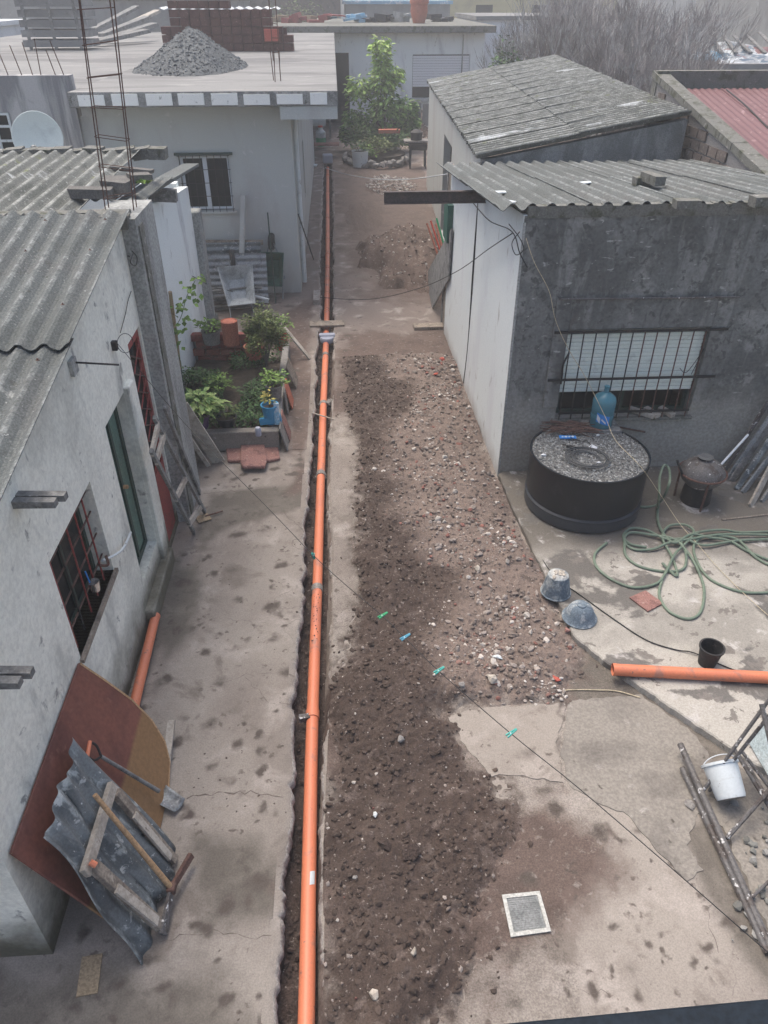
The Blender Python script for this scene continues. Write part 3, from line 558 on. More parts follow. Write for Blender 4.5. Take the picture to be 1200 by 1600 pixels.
# smaller heaps further up the yard
def heap(name, label, cat, c, rx, ry, h, m, seed, stones=0, tints=None, z0=0, pw=1.0, rs=(.008, .03), res=60, rough=.2, edge=.9):
    xx = np.linspace(-1.15, 1.15, res); XX, YY = np.meshgrid(xx, xx); rr = np.hypot(XX, YY) + (fbm(XX + seed, YY, 2.2, 4) - .5) * edge
    hh = np.clip(1 - rr, 0, 1) ** pw; zz = z0 + hh * h + np.where(hh > 0, (fbm(XX + seed, YY, 9, 4) - .5) * h * rough, -.02) - .006
    o = np_grid(name, c[0] + XX * rx, c[1] + YY * ry, zz, m, {'rub': XX * 0 + .5}, keep=hh > 0)
    tag(stuff(o), label, cat)
    if stones:
        mb = MB()
        for k in range(stones):
            a = random.uniform(0, 6.28); q = math.sqrt(random.random()) * 1.0; i = int((q * math.sin(a) + 1.15) / 2.3 * (res - 1)); j = int((q * math.cos(a) + 1.15) / 2.3 * (res - 1))
            if hh[i, j] <= 0 and random.random() < .8: continue
            r = rs[0] + (rs[1] - rs[0]) * random.random() ** 2.5; g = random.uniform(.7, 1.2); t = random.choice(tints)
            mb.stone((c[0] + xx[j] * rx, c[1] + xx[i] * ry, max(z0, zz[i, j]) + r * .3), r, tuple(q_ * g for q_ in t))
        so_ = stuff(mb.build('loose_stones', m_rub)); so_.parent = o; 
    return o
PK = [(.36, .32, .29), (.17, .13, .115), (.14, .105, .09), (.13, .1, .085), (.12, .09, .08), (.5, .47, .44)]
c = G(636, 405); heap('rubble_heap', 'round heap of earth and broken rubble in mid yard below the steel beam', 'rubble heap', c, 1.15, 2.2, .72, m_dirt, 3, 800, PK, rs=(.008, .038), pw=.8)
c = G(612, 290); heap('rubble_heap', 'small pale rubble heap in front of the planter above the steel beam', 'rubble heap', c, .85, 1.5, .2, m_dirt, 8, 900, [(.5, .47, .44), (.3, .26, .24)], rs=(.015, .06))
c = G(572, 335); heap('dark_soil_patch', 'flat dark patch of soil left of the steel beam tip', 'soil', c, .62, 1.9, .08, m_soil, 5)
c = G(560, 262); heap('dark_soil_patch', 'dark soil strip in front of the white pot and planter', 'soil', c, .7, 2.2, .07, m_soil, 6)
c = G(650, 212); heap('rubble_heap', 'brown rubble heap behind the black grill by the far house', 'rubble heap', c, 1.2, 3.4, 1.0, m_dirt, 12, 900, PK, rs=(.02, .08))
mb = MB()
for k in range(45): p_ = G(random.uniform(1140, 1230), random.uniform(1230, 1470), .02); mb.stone(p_, random.uniform(.008, .04), random.choice([(.2, .2, .185), (.13, .13, .12), (.26, .255, .24)]))
tag(stuff(mb.build('grey_rubble', m_rub)), 'grey stones lying under the dirty metal frame', 'rubble')

# ============================================================ BIG STRUCTURES
AX = -2.05
def zA(Y): return 2.84 + .17 * (Y - 3.52)
# ---- near left house
hA = T('near_house', 'nearest house on the left with stained pale plaster wall and corrugated roof', 'house', (AX, 5, 0))
def topmap(u, z, ztop, zmax): return z if z < zmax - 1e-6 else ztop
mb = MB(); us = [2.45 + .245 * i for i in range(21)]
mb.wall(us, [0, .5, 3.9], [(4.05, 5.08, 1.12, 2.03), (5.70, 6.38, .45, 2.18), (6.80, 7.30, .05, 2.47)],
        lambda u, z, dd: V((AX - dd, u, z if z < 3.8 else zA(u) - .02)), .22)
mb.bb(-8, AX - .22, 2.45, 2.67, 0, 2.55); mb.build('wall', m_wallA, hA)
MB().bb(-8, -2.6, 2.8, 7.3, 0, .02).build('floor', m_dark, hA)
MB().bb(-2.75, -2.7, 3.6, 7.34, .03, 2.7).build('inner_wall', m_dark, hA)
MB().bb(AX - .10, AX + .05, 6.385, 6.58, 0, 2.22).build('door_jamb', m_wallA, hA, bevel=.01)
MB().bb(AX - .02, AX + .09, 5.55, 6.60, 0, .20).build('door_step', m_wallA, hA, bevel=.015)
p = MB().wall([7.35, 7.7, 8.15], [0, 3.48], [], lambda u, z, dd: V((AX + .14 - dd, u, z)), .40).build('pillar', m_pillar, hA, bevel=.012)
MB().bb(AX + .141, AX + .155, 7.42, 7.58, .05, 3.4).build('plaster_strip', m_mossc, hA)
# window with red grille
w = MB(); w.wall([4.06, 5.07], [1.13, 2.02], [(4.11, 4.54, 1.18, 1.97), (4.58, 5.02, 1.18, 1.97)], lambda u, z, dd: V((AX - .14 - dd, u, z)), .04)
w = w.build('window', m_gdark, hA); tag(w, 'window with rusty red grille bars')
for a, b in ((4.11, 4.54), (4.58, 5.02)): MB().bb(AX - .165, AX - .158, a, b, 1.18, 1.97).build('pane', m_glass, w)
for k in range(5): MB().tube([(AX - .05, 4.05 + .2 * k + .1, 1.12), (AX - .05, 4.05 + .2 * k + .1, 2.03)], .008, 6).build('bar', m_rred if k != 1 else m_blk, w)
for z in (1.3, 1.52, 1.74, 1.93): MB().tube([(AX - .06, 4.04, z), (AX - .06, 5.09, z)], .008, 6).build('bar', m_rust, w)
MB().bb(AX - .2, AX + .03, 4.02, 5.11, 1.085, 1.12).build('sill', m_wood, w)
# plinth line
# green door
dgr = MB(); dgr.wall([5.72, 6.37], [.46, 2.17], [(5.78, 6.02, .52, 2.11), (6.07, 6.31, .52, 2.11)], lambda u, z, dd: V((AX - .09 - dd, u, z)), .05)
dgr = dgr.build('door', m_gdark, hA); tag(dgr, 'green double door')
for a, b in ((5.78, 6.02), (6.07, 6.31)): MB().bb(AX - .125, AX - .11, a, b, .52, 2.11).build('door_panel', m_green, dgr)
MB().lathe((AX - .09, 6.05, 1.35), [(0, 0), (.02, 0), (.02, .04), (0, .05)], 10, Matrix.Rotation(math.radians(90), 3, 'Y')).build('knob', m_tan, dgr)
# red lattice door
dr = MB(); dr.wall([6.81, 7.29], [.06, 2.46], [(6.87, 7.23, .95, 2.38)], lambda u, z, dd: V((AX - .02 - dd, u, z)), .04)
dr = dr.build('door', m_rred, hA); tag(dr, 'red iron lattice door')
MB().bb(AX - .058, AX - .052, 6.87, 7.23, .95, 2.38).build('pane', m_glass, dr)
for k in range(7):
    z = 1.0 + .19 * k
    MB().tube([(AX - .015, 6.87, z), (AX - .015, 7.23, z + .19)], .008, 5).build('bar', m_rred, dr)
    MB().tube([(AX - .018, 6.87, z + .19), (AX - .018, 7.23, z)], .008, 5).build('bar', m_rust, dr)
# roof sheets
sl_ = V((0, 1, .17)).normalized()
for cx in range(4):
    x0 = -1.93 - cx * 1.062
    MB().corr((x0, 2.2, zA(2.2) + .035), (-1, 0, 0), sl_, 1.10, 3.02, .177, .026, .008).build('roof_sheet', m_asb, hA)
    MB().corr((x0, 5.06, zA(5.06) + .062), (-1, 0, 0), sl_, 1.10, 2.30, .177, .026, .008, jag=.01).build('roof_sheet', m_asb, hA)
for cx in range(3):
    for yy in (2.9, 3.9, 4.9, 5.6, 6.5, 7.1):
        for q_ in (.177, .708):
            x0 = -1.93 - cx * 1.062 - q_; zz = zA(yy) + (.066 if yy < 5.06 else .092)
            MB().lathe((x0, yy, zz - .01), [(.014, 0), (.014, .008), (.006, .012), (.006, .02), (0, .02)], 8).build('roof_bolt', m_rust, hA)
# mortar bed where roof A meets the band
mb = MB()
for k in range(26): mb.beam((-1.97 - .16 * k, 7.35 + random.uniform(-.02, .02), 3.45 + random.uniform(-.02, .03)), (-2.15 - .16 * k, 7.36, 3.45 + random.uniform(-.02, .03)), .16, .12)
mb.build('ridge_mortar', m_mossc, hA)
# rafter stubs
for (px_, py_) in ((28, 775), (-35, 1050)):
    b0 = PX(px_, py_, AX)
    for dy, ln in ((0, .40), (.07, .36)):
        MB().beam(b0 + V((-.1, -dy, 0)), b0 + V((ln - .1, -dy - .02, 0)), .06, .05, taper=.9).build('rafter_end', m_woodg, hA)
# bracket rod, hook
b0 = PX(112, 566, AX); MB().tube([b0, PY(186, 570, b0.y)], .008, 6).build('bracket_rod', m_blk, hA)
MB().box(b0 + V((0, -.03, -.02)), (.06, .12, .12)).build('bracket', m_pillar, hA)
hk = PX(175, 540, AX); MB().box(hk + V((.02, 0, 0)), (.05, .05, .08)).build('line_hook', m_blk, hA)
ring = [hk + V((.05, .0, 0)) + V((.07 + .07 * math.cos(t), .05 * math.sin(t), .02 + .07 * math.sin(t))) for t in np.linspace(0, 6.28, 18)]
MB().tube(ring, .003, 5, False).build('wire_loop', m_blk, hA)
# conduit
MB().tube(smooth_path([PX(160, 876, AX + .02), PX(178, 868, AX + .05), PX(193, 856, AX + .06), PX(204, 832, AX + .0)]), .012, 8).build('conduit', m_white, hA)
# cracks in plaster, thin fillets of shadow
# cup hanging at the grille
c = PX(150, 922, AX + .02); t = T('hanging_tin_cup', 'small shiny tin cup hanging on the red window grille', 'cup', c)
MB().lathe(c, [(.0, 0), (.035, 0), (.045, .09), (.04, .09), (.032, .005), (0, .005)], 14).build('cup_body', m_shine, t, smooth=True)
MB().tube([c + V((-.03, 0, .08)), c + V((-.05, .02, .18))], .006, 6).build('cup_hook', m_bluelab, t)
c = PX(158, 880, AX + .02); MBo = MB().tube(smooth_path([c + V((0, -.05, .02)), c + V((.05, 0, -.02)), c + V((.03, .06, .03))]), .012, 6)
tag(MBo.build('tap', m_rust), 'small rusty tap fixed beside the red grille', 'tap')

# ---- second left building
hB = T('whitewashed_outbuilding', 'low whitewashed outbuilding behind the pillar with mossy corrugated roof', 'outbuilding', (-3, 11, 0))
def zB(Y): return 3.52 - .122 * (Y - 7.5)
mb = MB(); BX = -2.52
mb.wall([8.16, 9, 10, 11, 12, 13, 13.7], [0, .6, 4], [], lambda u, z, dd: V((BX - dd + .05 * math.sin(u * 1.7), u, z if z < 3.9 else zB(u) - .25)), .2); mb.build('wall', m_wallB, hB)
MB().bb(-8, BX - .2, 13.5, 13.7, 0, 2.6).build('end_wall', m_wallB, hB)
MB().bb(BX - .25, BX + .08, 13.70, 14.0, 0, 2.1).build('corner_post', m_pillar, hB, bevel=.02)
MB().bb(BX - .3, BX + .12, 13.66, 14.06, 0, .18).build('post_foot', m_mossc, hB, bevel=.02)
# roof: sheets run up the yard
for cx in range(5):
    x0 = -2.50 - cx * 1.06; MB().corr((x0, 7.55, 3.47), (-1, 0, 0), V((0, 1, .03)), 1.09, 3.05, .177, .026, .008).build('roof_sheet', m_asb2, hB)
for cx in range(3):
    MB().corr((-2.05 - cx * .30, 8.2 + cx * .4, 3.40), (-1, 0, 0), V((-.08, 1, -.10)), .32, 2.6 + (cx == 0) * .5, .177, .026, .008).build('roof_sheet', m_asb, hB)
MB().beam((-2.42, 9.6, 3.22), (-2.44, 13.6, 2.87), .26, .04).build('verge_board', m_asb, hB)
mb = MB()
for k in range(34): mb.beam((-2.2 - .2 * k, 10.62 + random.uniform(-.04, .04), 3.52 + random.uniform(-.02, .02)), (-2.42 - .2 * k, 10.62, 3.52 + random.uniform(-.02, .02)), .22, .13)
mb.build('back_parapet', m_mossc, hB)
mb = MB()
for k in range(20): mb.beam((-2.0 - .25 * k, 7.55, 3.46 + random.uniform(-.01, .02)), (-2.26 - .25 * k, 7.55, 3.46), .14, .10)
mb.build('front_parapet', m_mossc, hB)
b0 = PX(243, 300, BX); MB().beam(b0 + V((-.1, 0, -.03)), b0 + V((.28, 0, -.05)), .12, .16).build('beam_end', m_woodg, hB)
# blocks and rubble left on the roof
um = unit_box('block_mesh', mat('dark_block', (.135, .13, .122), [('n', 8, .5, .7, (.17, .165, .15))], bump=.5), .05)
blk_lab = {0: 'long dark block lying on the outbuilding roof left of the rebar column', 1: 'short dark block on the outbuilding roof against the rebar column', 2: 'pale flat slab on the outbuilding roof beyond the dark blocks', 3: 'mossy brick at the back of the outbuilding roof near the parapet', 4: 'thin cement shard on the outbuilding roof edge by the verge'}
for k, (px_, py_, a, b_, h_, rz) in enumerate([(142, 302, .40, .17, .09, .1), (182, 295, .26, .17, .12, -.2), (196, 276, .42, .28, .03, .2), (218, 276, .22, .2, .07, .5), (205, 262, .5, .10, .04, -.3)]):
    p_ = G(px_, py_, 3.55); o = inst('block', um, None, (p_.x, p_.y, 3.51 + h_ / 2), (0, .04, rz), (a, b_, h_)); tag(o, blk_lab[k], 'block')
moss = MB()
for k in range(70):
    p_ = G(222 + random.uniform(-10, 12), 283 + random.uniform(-5, 5), 3.5); moss.leaf(p_, V((random.uniform(-1, 1), random.uniform(-1, 1), .8)), V((0, 0, 1)), .06, .04)
tag(stuff(moss.build('roof_weeds', m_leaf)), 'small bright green weeds growing on the outbuilding roof', 'weeds')

# ---- rebar column cages
def cage(name, label, p0, p1, wx, wy, n, grp=None, r=.008, extra=.35):
    t = T(name, label, 'rebar', p0, grp); p0 = V(p0); p1 = V(p1)
    for i, j in ((-1, -1), (1, -1), (1, 1), (-1, 1)):
        o = V((i * wx / 2, j * wy / 2, 0)); MB().tube(smooth_path([p0 + o, p0.lerp(p1, .5) + o * 1.05 + V((random.uniform(-.02, .02), 0, 0)), p1 + o * random.uniform(.8, 1.15)], 4), r, 6).build('bar', m_rust, t)
    for k in range(n):
        c = p0.lerp(p1, (k + .6) / n); z = random.uniform(-.02, .02)
        q = [c + V((i * wx / 2 * 1.06, j * wy / 2 * 1.06, z * i)) for i, j in ((-1, -1), (1, -1), (1, 1), (-1, 1), (-1, -1))]
        MB().tube(q, r * .6, 5).build('stirrup', m_rust, t)
    return t
cage('rebar_column', 'tall rusty rebar cage rising from the pillar top beside the near roof', (-2.13, 7.76, 3.45), (-2.01, 7.92, 5.7), .27, .13, 9, 'rebar starter cages', .0065)
cage('rebar_column', 'rebar cage standing on the roof slab near the red brick stack', PY(432, 95, 22) * 1.0, PY(424, -20, 22), .16, .16, 5, 'rebar starter cages')
for k, (px_, ln, dy) in enumerate(((430, .62, 0), (438, .5, .15), (426, .55, .3))):
    b0 = G(px_, 128, 3.82); tag(MB().tube([b0 + V((0, dy, 0)), b0 + V((random.uniform(-.04, .04), dy, ln))], .009, 6).build('rebar_stub', m_rust), ['tallest', 'rightmost', 'leftmost'][k] + ' rusty rebar stub standing on the slab in front of the bricks', 'rebar', 'rebar stubs near the slab edge')

# ---- grey house with roof slab
hC = T('grey_house', 'grey plastered house with a wide concrete roof slab on the left', 'house', (-3, 16, 0))
CY = 15.65
mb = MB(); mb.wall([-4.72, -.86], [0, 3.35], [(-3.03, -2.08, 1.68, 2.68)], lambda u, z, dd: V((u, CY + dd, z)), .2); mb.build('wall', m_wallC, hC)
mb = MB(); mb.wall([15.85, 30.5], [0, 3.35], [(17.2, 18.0, .1, 2.3), (20.2, 20.9, .9, 2.2)], lambda u, z, dd: V((-.86 - dd, u, z)), .2); mb.build('side_wall', m_wallC, hC)
MB().bb(-1.15, -1.12, 16, 30, .02, 3.3).build('inner_wall', m_dark, hC); MB().bb(-3.4, -1.8, CY + .5, CY + .55, 1, 3.2).build('inner_wall', m_dark, hC)
mb = MB(); mb.wall([-10, -4.72], [0, 4.02], [(-6.25, -5.93, 2.7, 3.45)], lambda u, z, dd: V((u, CY - .12 + dd, z)), .24); mb.build('stained_wall', m_stain, hC)
slab = MB().bb(-4.68, .04, 15.05, 43, 3.56, 3.80)
slab = slab.build('roof', m_slab, hC, bevel=.012)
MB().grid(lambda a, b: V((-4.68 + 4.72 * a, 15.046 + .006 * math.sin(a * 90) * b, 3.572 + .015 * math.sin(a * 37) * (b < .5) + .225 * b)), 90, 3).build('fascia_render', mat('fascia_concrete', (.30, .30, .29), [('n', 4, .45, .6, (.20, .20, .195)), ('n', 10, .6, .7, (.12, .12, .11))], bump=.4), slab)
MB().bb(-1.0, .03, 15.06, 43, 3.35, 3.558).build('slab_soffit', m_wallC, slab)
MB().bb(-4.66, -1.01, 15.60, 43, 3.352, 3.558).build('wall_head', m_wallC, slab)
MB().bb(-14, -4.76, CY + .12, 43, 3.35, 3.72).build('roof', m_slab, hC)
k = 0; xx_ = -4.5
while xx_ < -.25:
    wd_ = random.choice([.44, .46, .46, .3]) if k > 3 else .45
    MB().bb(xx_, min(xx_ + wd_, -.12), 15.02, 15.07, 3.585 + random.uniform(0, .02), 3.765 + random.uniform(-.02, .01)).build('foam_block', m_foam, slab); xx_ += wd_ + random.uniform(.1, .16); k += 1
# window C
w = MB(); w.wall([-3.02, -2.09], [1.69, 2.67], [(-2.97, -2.60, 1.74, 2.62), (-2.52, -2.13, 1.74, 2.62)], lambda u, z, dd: V((u, CY + .06 + dd, z)), .05); w = w.build('window', m_alu, hC)
for a, b in ((-2.97, -2.60), (-2.52, -2.13)): MB().bb(a, b, CY + .085, CY + .092, 1.74, 2.62).build('pane', m_glass, w)
for k in range(8): MB().tube([(-3.02 + .133 * k, CY - .05, 1.66), (-3.02 + .133 * k, CY - .05, 2.70)], .006, 5).build('bar', m_blk, w)
for k in range(5): MB().tube([(-3.05, CY - .06, 1.72 + .24 * k), (-2.06, CY - .06, 1.72 + .24 * k)], .006, 5).build('bar', m_blk, w)
MB().bb(-3.1, -2.0, CY - .06, CY - .001, 2.69, 2.73).build('lintel', m_gdark, w)
MB().bb(-3.08, -2.03, CY - .05, CY - .001, 1.63, 1.675).build('sill', m_wallC, w)
# left small white window
w = MB(); w.wall([-6.24, -5.94], [2.71, 3.44], [(-6.2, -5.98, 2.76, 2.96), (-6.2, -5.98, 3.0, 3.2), (-6.2, -5.98, 3.24, 3.4)], lambda u, z, dd: V((u, CY - .14 + dd, z)), .05); w = w.build('window', m_white, hC)
MB().bb(-6.22, -5.96, CY - .11, CY - .105, 2.73, 3.42).build('pane', m_glass, w)
for z in (1.2, 0): pass
for yy, rr_, mm in ((16.2, .05, m_white), (16.8, .022, m_white), (17.0, .018, m_pgrey)):
    MB().tube([(-.80, yy, .05), (-.80, yy, 3.34)], rr_, 8).build('downpipe', mm, hC)
d_ = MB().bb(-.93, -.9, 17.22, 17.98, .12, 2.28).build('door', m_white, hC)
w = MB().bb(-.93, -.9, 20.22, 20.88, .92, 2.18).build('window', m_glass, hC)
# starter bars at stained wall
for k in range(9):
    xx_ = -6.4 + .2 * k + random.uniform(-.05, .05); b0 = V((xx_, CY, 4.0))
    tag(MB().tube([b0, b0 + V((random.uniform(-.12, .05), 0, random.uniform(.3, .6)))], .009, 5).build('rebar_stub', m_rust), ('rusty rebar stub on the stained wall top, ' + ['leftmost', 'second from left', 'third from left', 'fourth from left', 'middle one', 'fourth from right', 'third from right', 'second from right', 'rightmost'][k] + ' of nine'), 'rebar', 'starter bars on the stained wall')

# satellite dish
c = PY(60, 216, 15.1); t = T('satellite_dish', 'pale satellite dish in front of the stained grey wall', 'satellite dish', c)
Rm = V((.25, -1, .25)).normalized().to_track_quat('Z', 'Y').to_matrix()
MB().lathe(c, [(0, 0), (.15, .01), (.3, .04), (.42, .085), (.43, .095), (.42, .10), (.3, .055), (.15, .025), (0, .015)], 36, Rm).build('dish', m_dish, t, smooth=True)
MB().tube([c - V((0, 0, .40)), c + V((.05, -.45, -.1))], .012, 6).build('feed_arm', m_pillar, t)
MB().box(c + V((.05, -.47, -.08)), (.07, .12, .07)).build('receiver', m_pillar, t, bevel=.01)
MB().tube([c + V((0, .05, 0)), c + V((0, .25, -.2)), c + V((0, .42, -.2))], .025, 8).build('mount', m_pillar, t)

# things on the roof slab
c = G(302, 106, 3.8); heap('gravel_heap', 'cone of blue grey gravel on the roof slab in front of red bricks', 'gravel', c, 1.25, 2.2, .82, m_gheap, 21, 2600, [(.13, .14, .148), (.17, .18, .188), (.09, .10, .105), (.22, .235, .24)], z0=3.8, pw=.95, rs=(.012, .035), res=80, rough=.07, edge=.25)
bs = T('brick_stack', 'stepped stack of dark red hollow bricks on the roof slab', 'bricks', (-3, 27, 3.8))
um2 = unit_box('brick_mesh', m_brick, .01); a0 = G(258, 80, 3.8); a1 = G(460, 80, 3.8); du = (a1 - a0); nb = 13; bw = du.length / nb; bh = .21
rows = [(0, 13), (0, 13), (0, 12), (1, 11), (1, 11), (1, 7), (2, 7), (2, 6)]
MB().bb(a0.x + .1, a1.x - .2, a0.y - .02, a0.y + .1, 3.81, 3.8 + bh * 3 - .05).build('brick_core', m_brick, bs); MB().bb(a0.x + .6, a1.x - .9, a0.y - .02, a0.y + .1, 3.8 + bh * 3 - .05, 3.8 + bh * 5 - .05).build('brick_core', m_brick, bs)
for r_i, (c0, c1) in enumerate(rows):
    for k in range(c0, c1):
        p_ = a0 + du * ((k + .5) / nb); inst('brick', um2, bs, (p_.x, p_.y + random.uniform(-.02, .02), 3.8 + bh * (r_i + .5)), (0, 0, math.atan2(du.y, du.x) + random.uniform(-.02, .02)), (bw - .025, .35, bh - .02))
        if r_i == 2 and k == 10: pass
p_ = a0 + du * (10.9 / nb); tag(inst('brick', unit_box('brick_mesh_o', m_brick2, .01), None, (p_.x, p_.y - .34, 4.22), (0, 0, .1), (.42, .25, .3)), 'single bright orange hollow brick in front of the dark red stack', 'brick')
# stack of shuttering boards (left) and loose planks
c = G(100, 75, 3.75); t = T('board_stack', 'grey stack of shuttering boards on the roof left of the planks', 'boards', (c.x, c.y, 3.75))
for k in range(6): MB().box((c.x, c.y + random.uniform(-.1, .1), 3.9 + .27 * k), (2.1, 1.2, .19)).build('board', m_slab, t)
for k in range(3): MB().bb(c.x - .9 + .8 * k, c.x - .8 + .8 * k, c.y - .63, c.y - .605, 3.73, 5.35).build('batten', m_woodg, t)
for k, (a, b_) in enumerate([((150, 66), (205, 22)), ((165, 62), (222, 18)), ((158, 55), (190, 30)), ((180, 48), (226, 12)), ((146, 46), (175, 20))]):
    P0 = G(*a, 3.85); P1 = P0 + V((1.3 + .1 * k, 2.2, .25 + .15 * k)); tag(MB().beam(P0, P1, .42, .12).build('plank', m_woodg if k != 3 else m_woodl), ['front grey plank of the loose pile next to the board stack', 'second grey plank just behind the front one in the loose pile', 'grey plank in the middle of the loose roof pile', 'long pale plank reaching highest in the loose roof pile', 'short grey plank at the left end of the loose roof pile'][k], 'plank', 'loose planks on the roof')
p_ = G(232, 70, 3.8); tag(MB().corr((p_.x - 1, p_.y + 8, 4.7), (1, 0, 0), (0, 1, .02), 5, 1.6, .4, .03, .02).build('white_roof_sheet', m_sheetw), 'bright white metal sheet lying behind the planks on the far roof', 'metal sheet')

# ---- right near building
RX = 1.97; RY = 8.15
hR = T('dark_rendered_house', 'right hand building with mouldy dark render front and white side wall', 'house', (4, 8.2, 0))
def zR(Y): return 3.31 - .088 * (Y - 8.15)
mb = MB(); mb.wall([RX, 3, 4, 5, 6, 7, 9.2], [0, 3.27], [(2.62, 4.32, .84, 1.98)], lambda u, z, dd: V((u, RY + dd, z)), .2); mb.build('front_wall', m_dark, hR)
mb = MB(); mb.wall([RY + .002] + [9 + .7 * i for i in range(7)], [0, .5, 3.6], [], lambda u, z, dd: V((RX - .006 + dd - .015 * (u - 8), u, z if z < 3.5 else zR(u) - .03)), .2); mb.build('side_wall', m_wallW, hR)
MB().bb(RX - .008, RX + .02, RY - .012, RY + .06, 0, 3.2).build('corner_bead', m_pillar, hR)
# raised plaster surround
P0 = [(2.44, 2.62, 1.0, 2.36), (4.32, 4.52, .95, 2.36), (2.62, 4.32, 2.0, 2.36)]
for a, b, c0, c1 in P0: MB().bb(a, b, RY - .03, RY - .001, c0, c1).build('window_surround', m_dark, hR, bevel=.006)
MB().tube([(2.45, RY - .05, 2.375), (4.55, RY - .05, 2.36)], .012, 6).build('rod', m_steel, hR)
MB().bb(2.58, 4.36, RY - .06, RY + .19, .80, .838).build('window_sill', m_mossc, hR)
w = MB(); w.wall([2.63, 4.31], [.85, 1.97], [(2.68, 3.44, .9, 1.93), (3.50, 4.27, .9, 1.93)], lambda u, z, dd: V((u, RY + .12 + dd, z)), .04); w = w.build('window', m_gdark, hR); tag(w, 'barred window with half lowered white shutter')
MB().bb(2.68, 3.44, RY + .135, RY + .14, .9, 1.93).build('pane', m_glass, w)
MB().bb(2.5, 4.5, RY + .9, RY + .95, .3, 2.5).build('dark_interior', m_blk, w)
for k in range(16): MB().bb(2.64, 4.30, RY + .045 + .004 * (k % 2), RY + .065, 1.17 + .05 * k, 1.216 + .05 * k).build('slat', m_shut, w, bevel=.006)
for k in range(12):
    xx_ = 2.66 + .146 * k; MB().tube([(xx_, RY - .04, .80), (xx_, RY - .04, 1.99)], .008, 6).build('bar', m_blk if k < 6 else m_rust, w)
for z in (1.98, 1.38, .93): MB().beam((2.45 if z > .95 else 2.64, RY - .05, z), (4.52 if z > .95 else 4.3, RY - .05, z), .012, .03).build('bar', m_blk, w)
for k, (a, b_) in enumerate([((985, 632), (1022, 652)), ((1010, 630), (1030, 645)), ((1032, 633), (1052, 650))]):
    P0_ = PY(*a, RY + .1); P1_ = PY(*b_, RY - .08); P0_.z = .89; P1_.z = .87
    tag(MB().beam(P0_, P1_, .08, .05).build('offcut', m_woodl), ['leftmost and longest', 'middle', 'right hand'][k] + ' pale wood offcut on the sill below the half open shutter', 'wood offcut', 'offcuts on the window sill')
# roof sheets: 4 wide x 2 long
for row, (y0, ln, lift) in enumerate(((8.14, 2.48, .0), (10.5, 2.75, -.014))):
    for k in range(5):
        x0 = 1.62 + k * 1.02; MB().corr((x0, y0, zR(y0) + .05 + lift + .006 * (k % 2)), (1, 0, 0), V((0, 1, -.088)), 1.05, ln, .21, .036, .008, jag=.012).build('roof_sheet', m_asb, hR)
mb = MB()
for k in range(42): mb.box((RX + .08 + .1 * k, 8.19, 3.31 + random.uniform(-.01, .01)), (.1, .10, .12))
mb.build('eave_mortar', m_mossc, hR)
um3 = unit_box('roof_brick_mesh', m_mossc, .06)
for k, (px_, py_, sc, rz, lb) in enumerate([(1012, 283, (.34, .13, .1), .1, 'dark brick lying across the ridge lines of the near right roof'), (1020, 279, (.12, .34, .1), .2, 'second dark brick crossed over the first on the near right roof'), (1072, 318, (.24, .13, .08), 0, 'small dark brick near the front edge of the right roof'), (1196, 314, (.3, .14, .1), .1, 'dark brick at the right end of the right roof edge')]):
    p_ = G(px_, py_, zR(9.5) + .12); p_ = G(px_, py_, zR(p_.y) + .13 + .08 * (k == 1)); tag(inst('brick', um3, None, p_, (0, 0, rz), sc), lb, 'brick')
for k, (px_, py_) in enumerate([(780, 300), (916, 285), (795, 316)]):
    p_ = G(px_, py_, 3.2); p_ = G(px_, py_, zR(p_.y) + .09); tag(MB().box(p_, (.16, .1, .01), .4 * k).build('white_scrap', m_white), ['white scrap on the left ridges of the right roof', 'white scrap in the middle of the right roof', 'pale scrap at the front left corner of the right roof'][k], 'scrap')
# side details: cable, end posts
mb = MB(); mb.tube(smooth_path([(1.93, 10.75, 3.05), (1.91, 10.7, 2.0), (1.925, 10.76, .8), (1.92, 10.9, .05)]), .012, 6); mb.build('side_cable', m_blk, hR)
for k, (yy, xx_, w_, mm) in enumerate(((13.36, 1.93, .05, m_woodl), (13.50, 1.93, .12, m_wood), (13.66, 1.92, .1, m_woodg))):
    MB().bb(xx_ - .035, xx_ + .035, yy - w_ / 2, yy + w_ / 2, 0, 2.85).build('gate_post', mm, hR)
# steel beam jutting over the yard
b0 = PY(600, 309, 10.25); b1 = PY(752, 309, 10.25); b1.x = 2.3; zb = b0.z
mb = MB(); mb.bb(b0.x, b1.x, 10.24, 10.25, zb - .07, zb + .07); mb.bb(b0.x, b1.x, 10.21, 10.28, zb + .065, zb + .075); mb.bb(b0.x, b1.x, 10.21, 10.28, zb - .075, zb - .065)
tag(mb.build('steel_beam', m_beam), 'rusty dark steel beam jutting out over the yard from under the right roof', 'beam')

# ---- second right building with tilted fibre cement roof
hS = T('tilted_roof_shed', 'shed with large tilted corrugated roof behind the dark rendered house', 'shed', (4, 18, 0))
q = [V((2.30, 13.25, 2.98)), V((5.86, 13.45, 3.56)), V((7.05, 27.2, 3.56)), V((2.84, 26.2, 2.98))]
nrow = 12
for i in range(nrow):
    for j in range(2):
        ta, tb = i / nrow, (i + 1) / nrow + .012; sa, sb = (0, .52) if j == 0 else (.48, 1)
        P = lambda s_, t_: (q[0].lerp(q[1], s_)).lerp(q[3].lerp(q[2], s_), t_)
        o_ = P(sa, ta) + V((0, 0, .02 + .02 * j)); MB().corr(o_, P(sa, tb) - P(sa, ta), P(sb, ta) - P(sa, ta), (P(sa, tb) - P(sa, ta)).length, (P(sb, ta) - P(sa, ta)).length, .19, .040, .008, jag=.02).build('roof_sheet', m_asb2, hS)
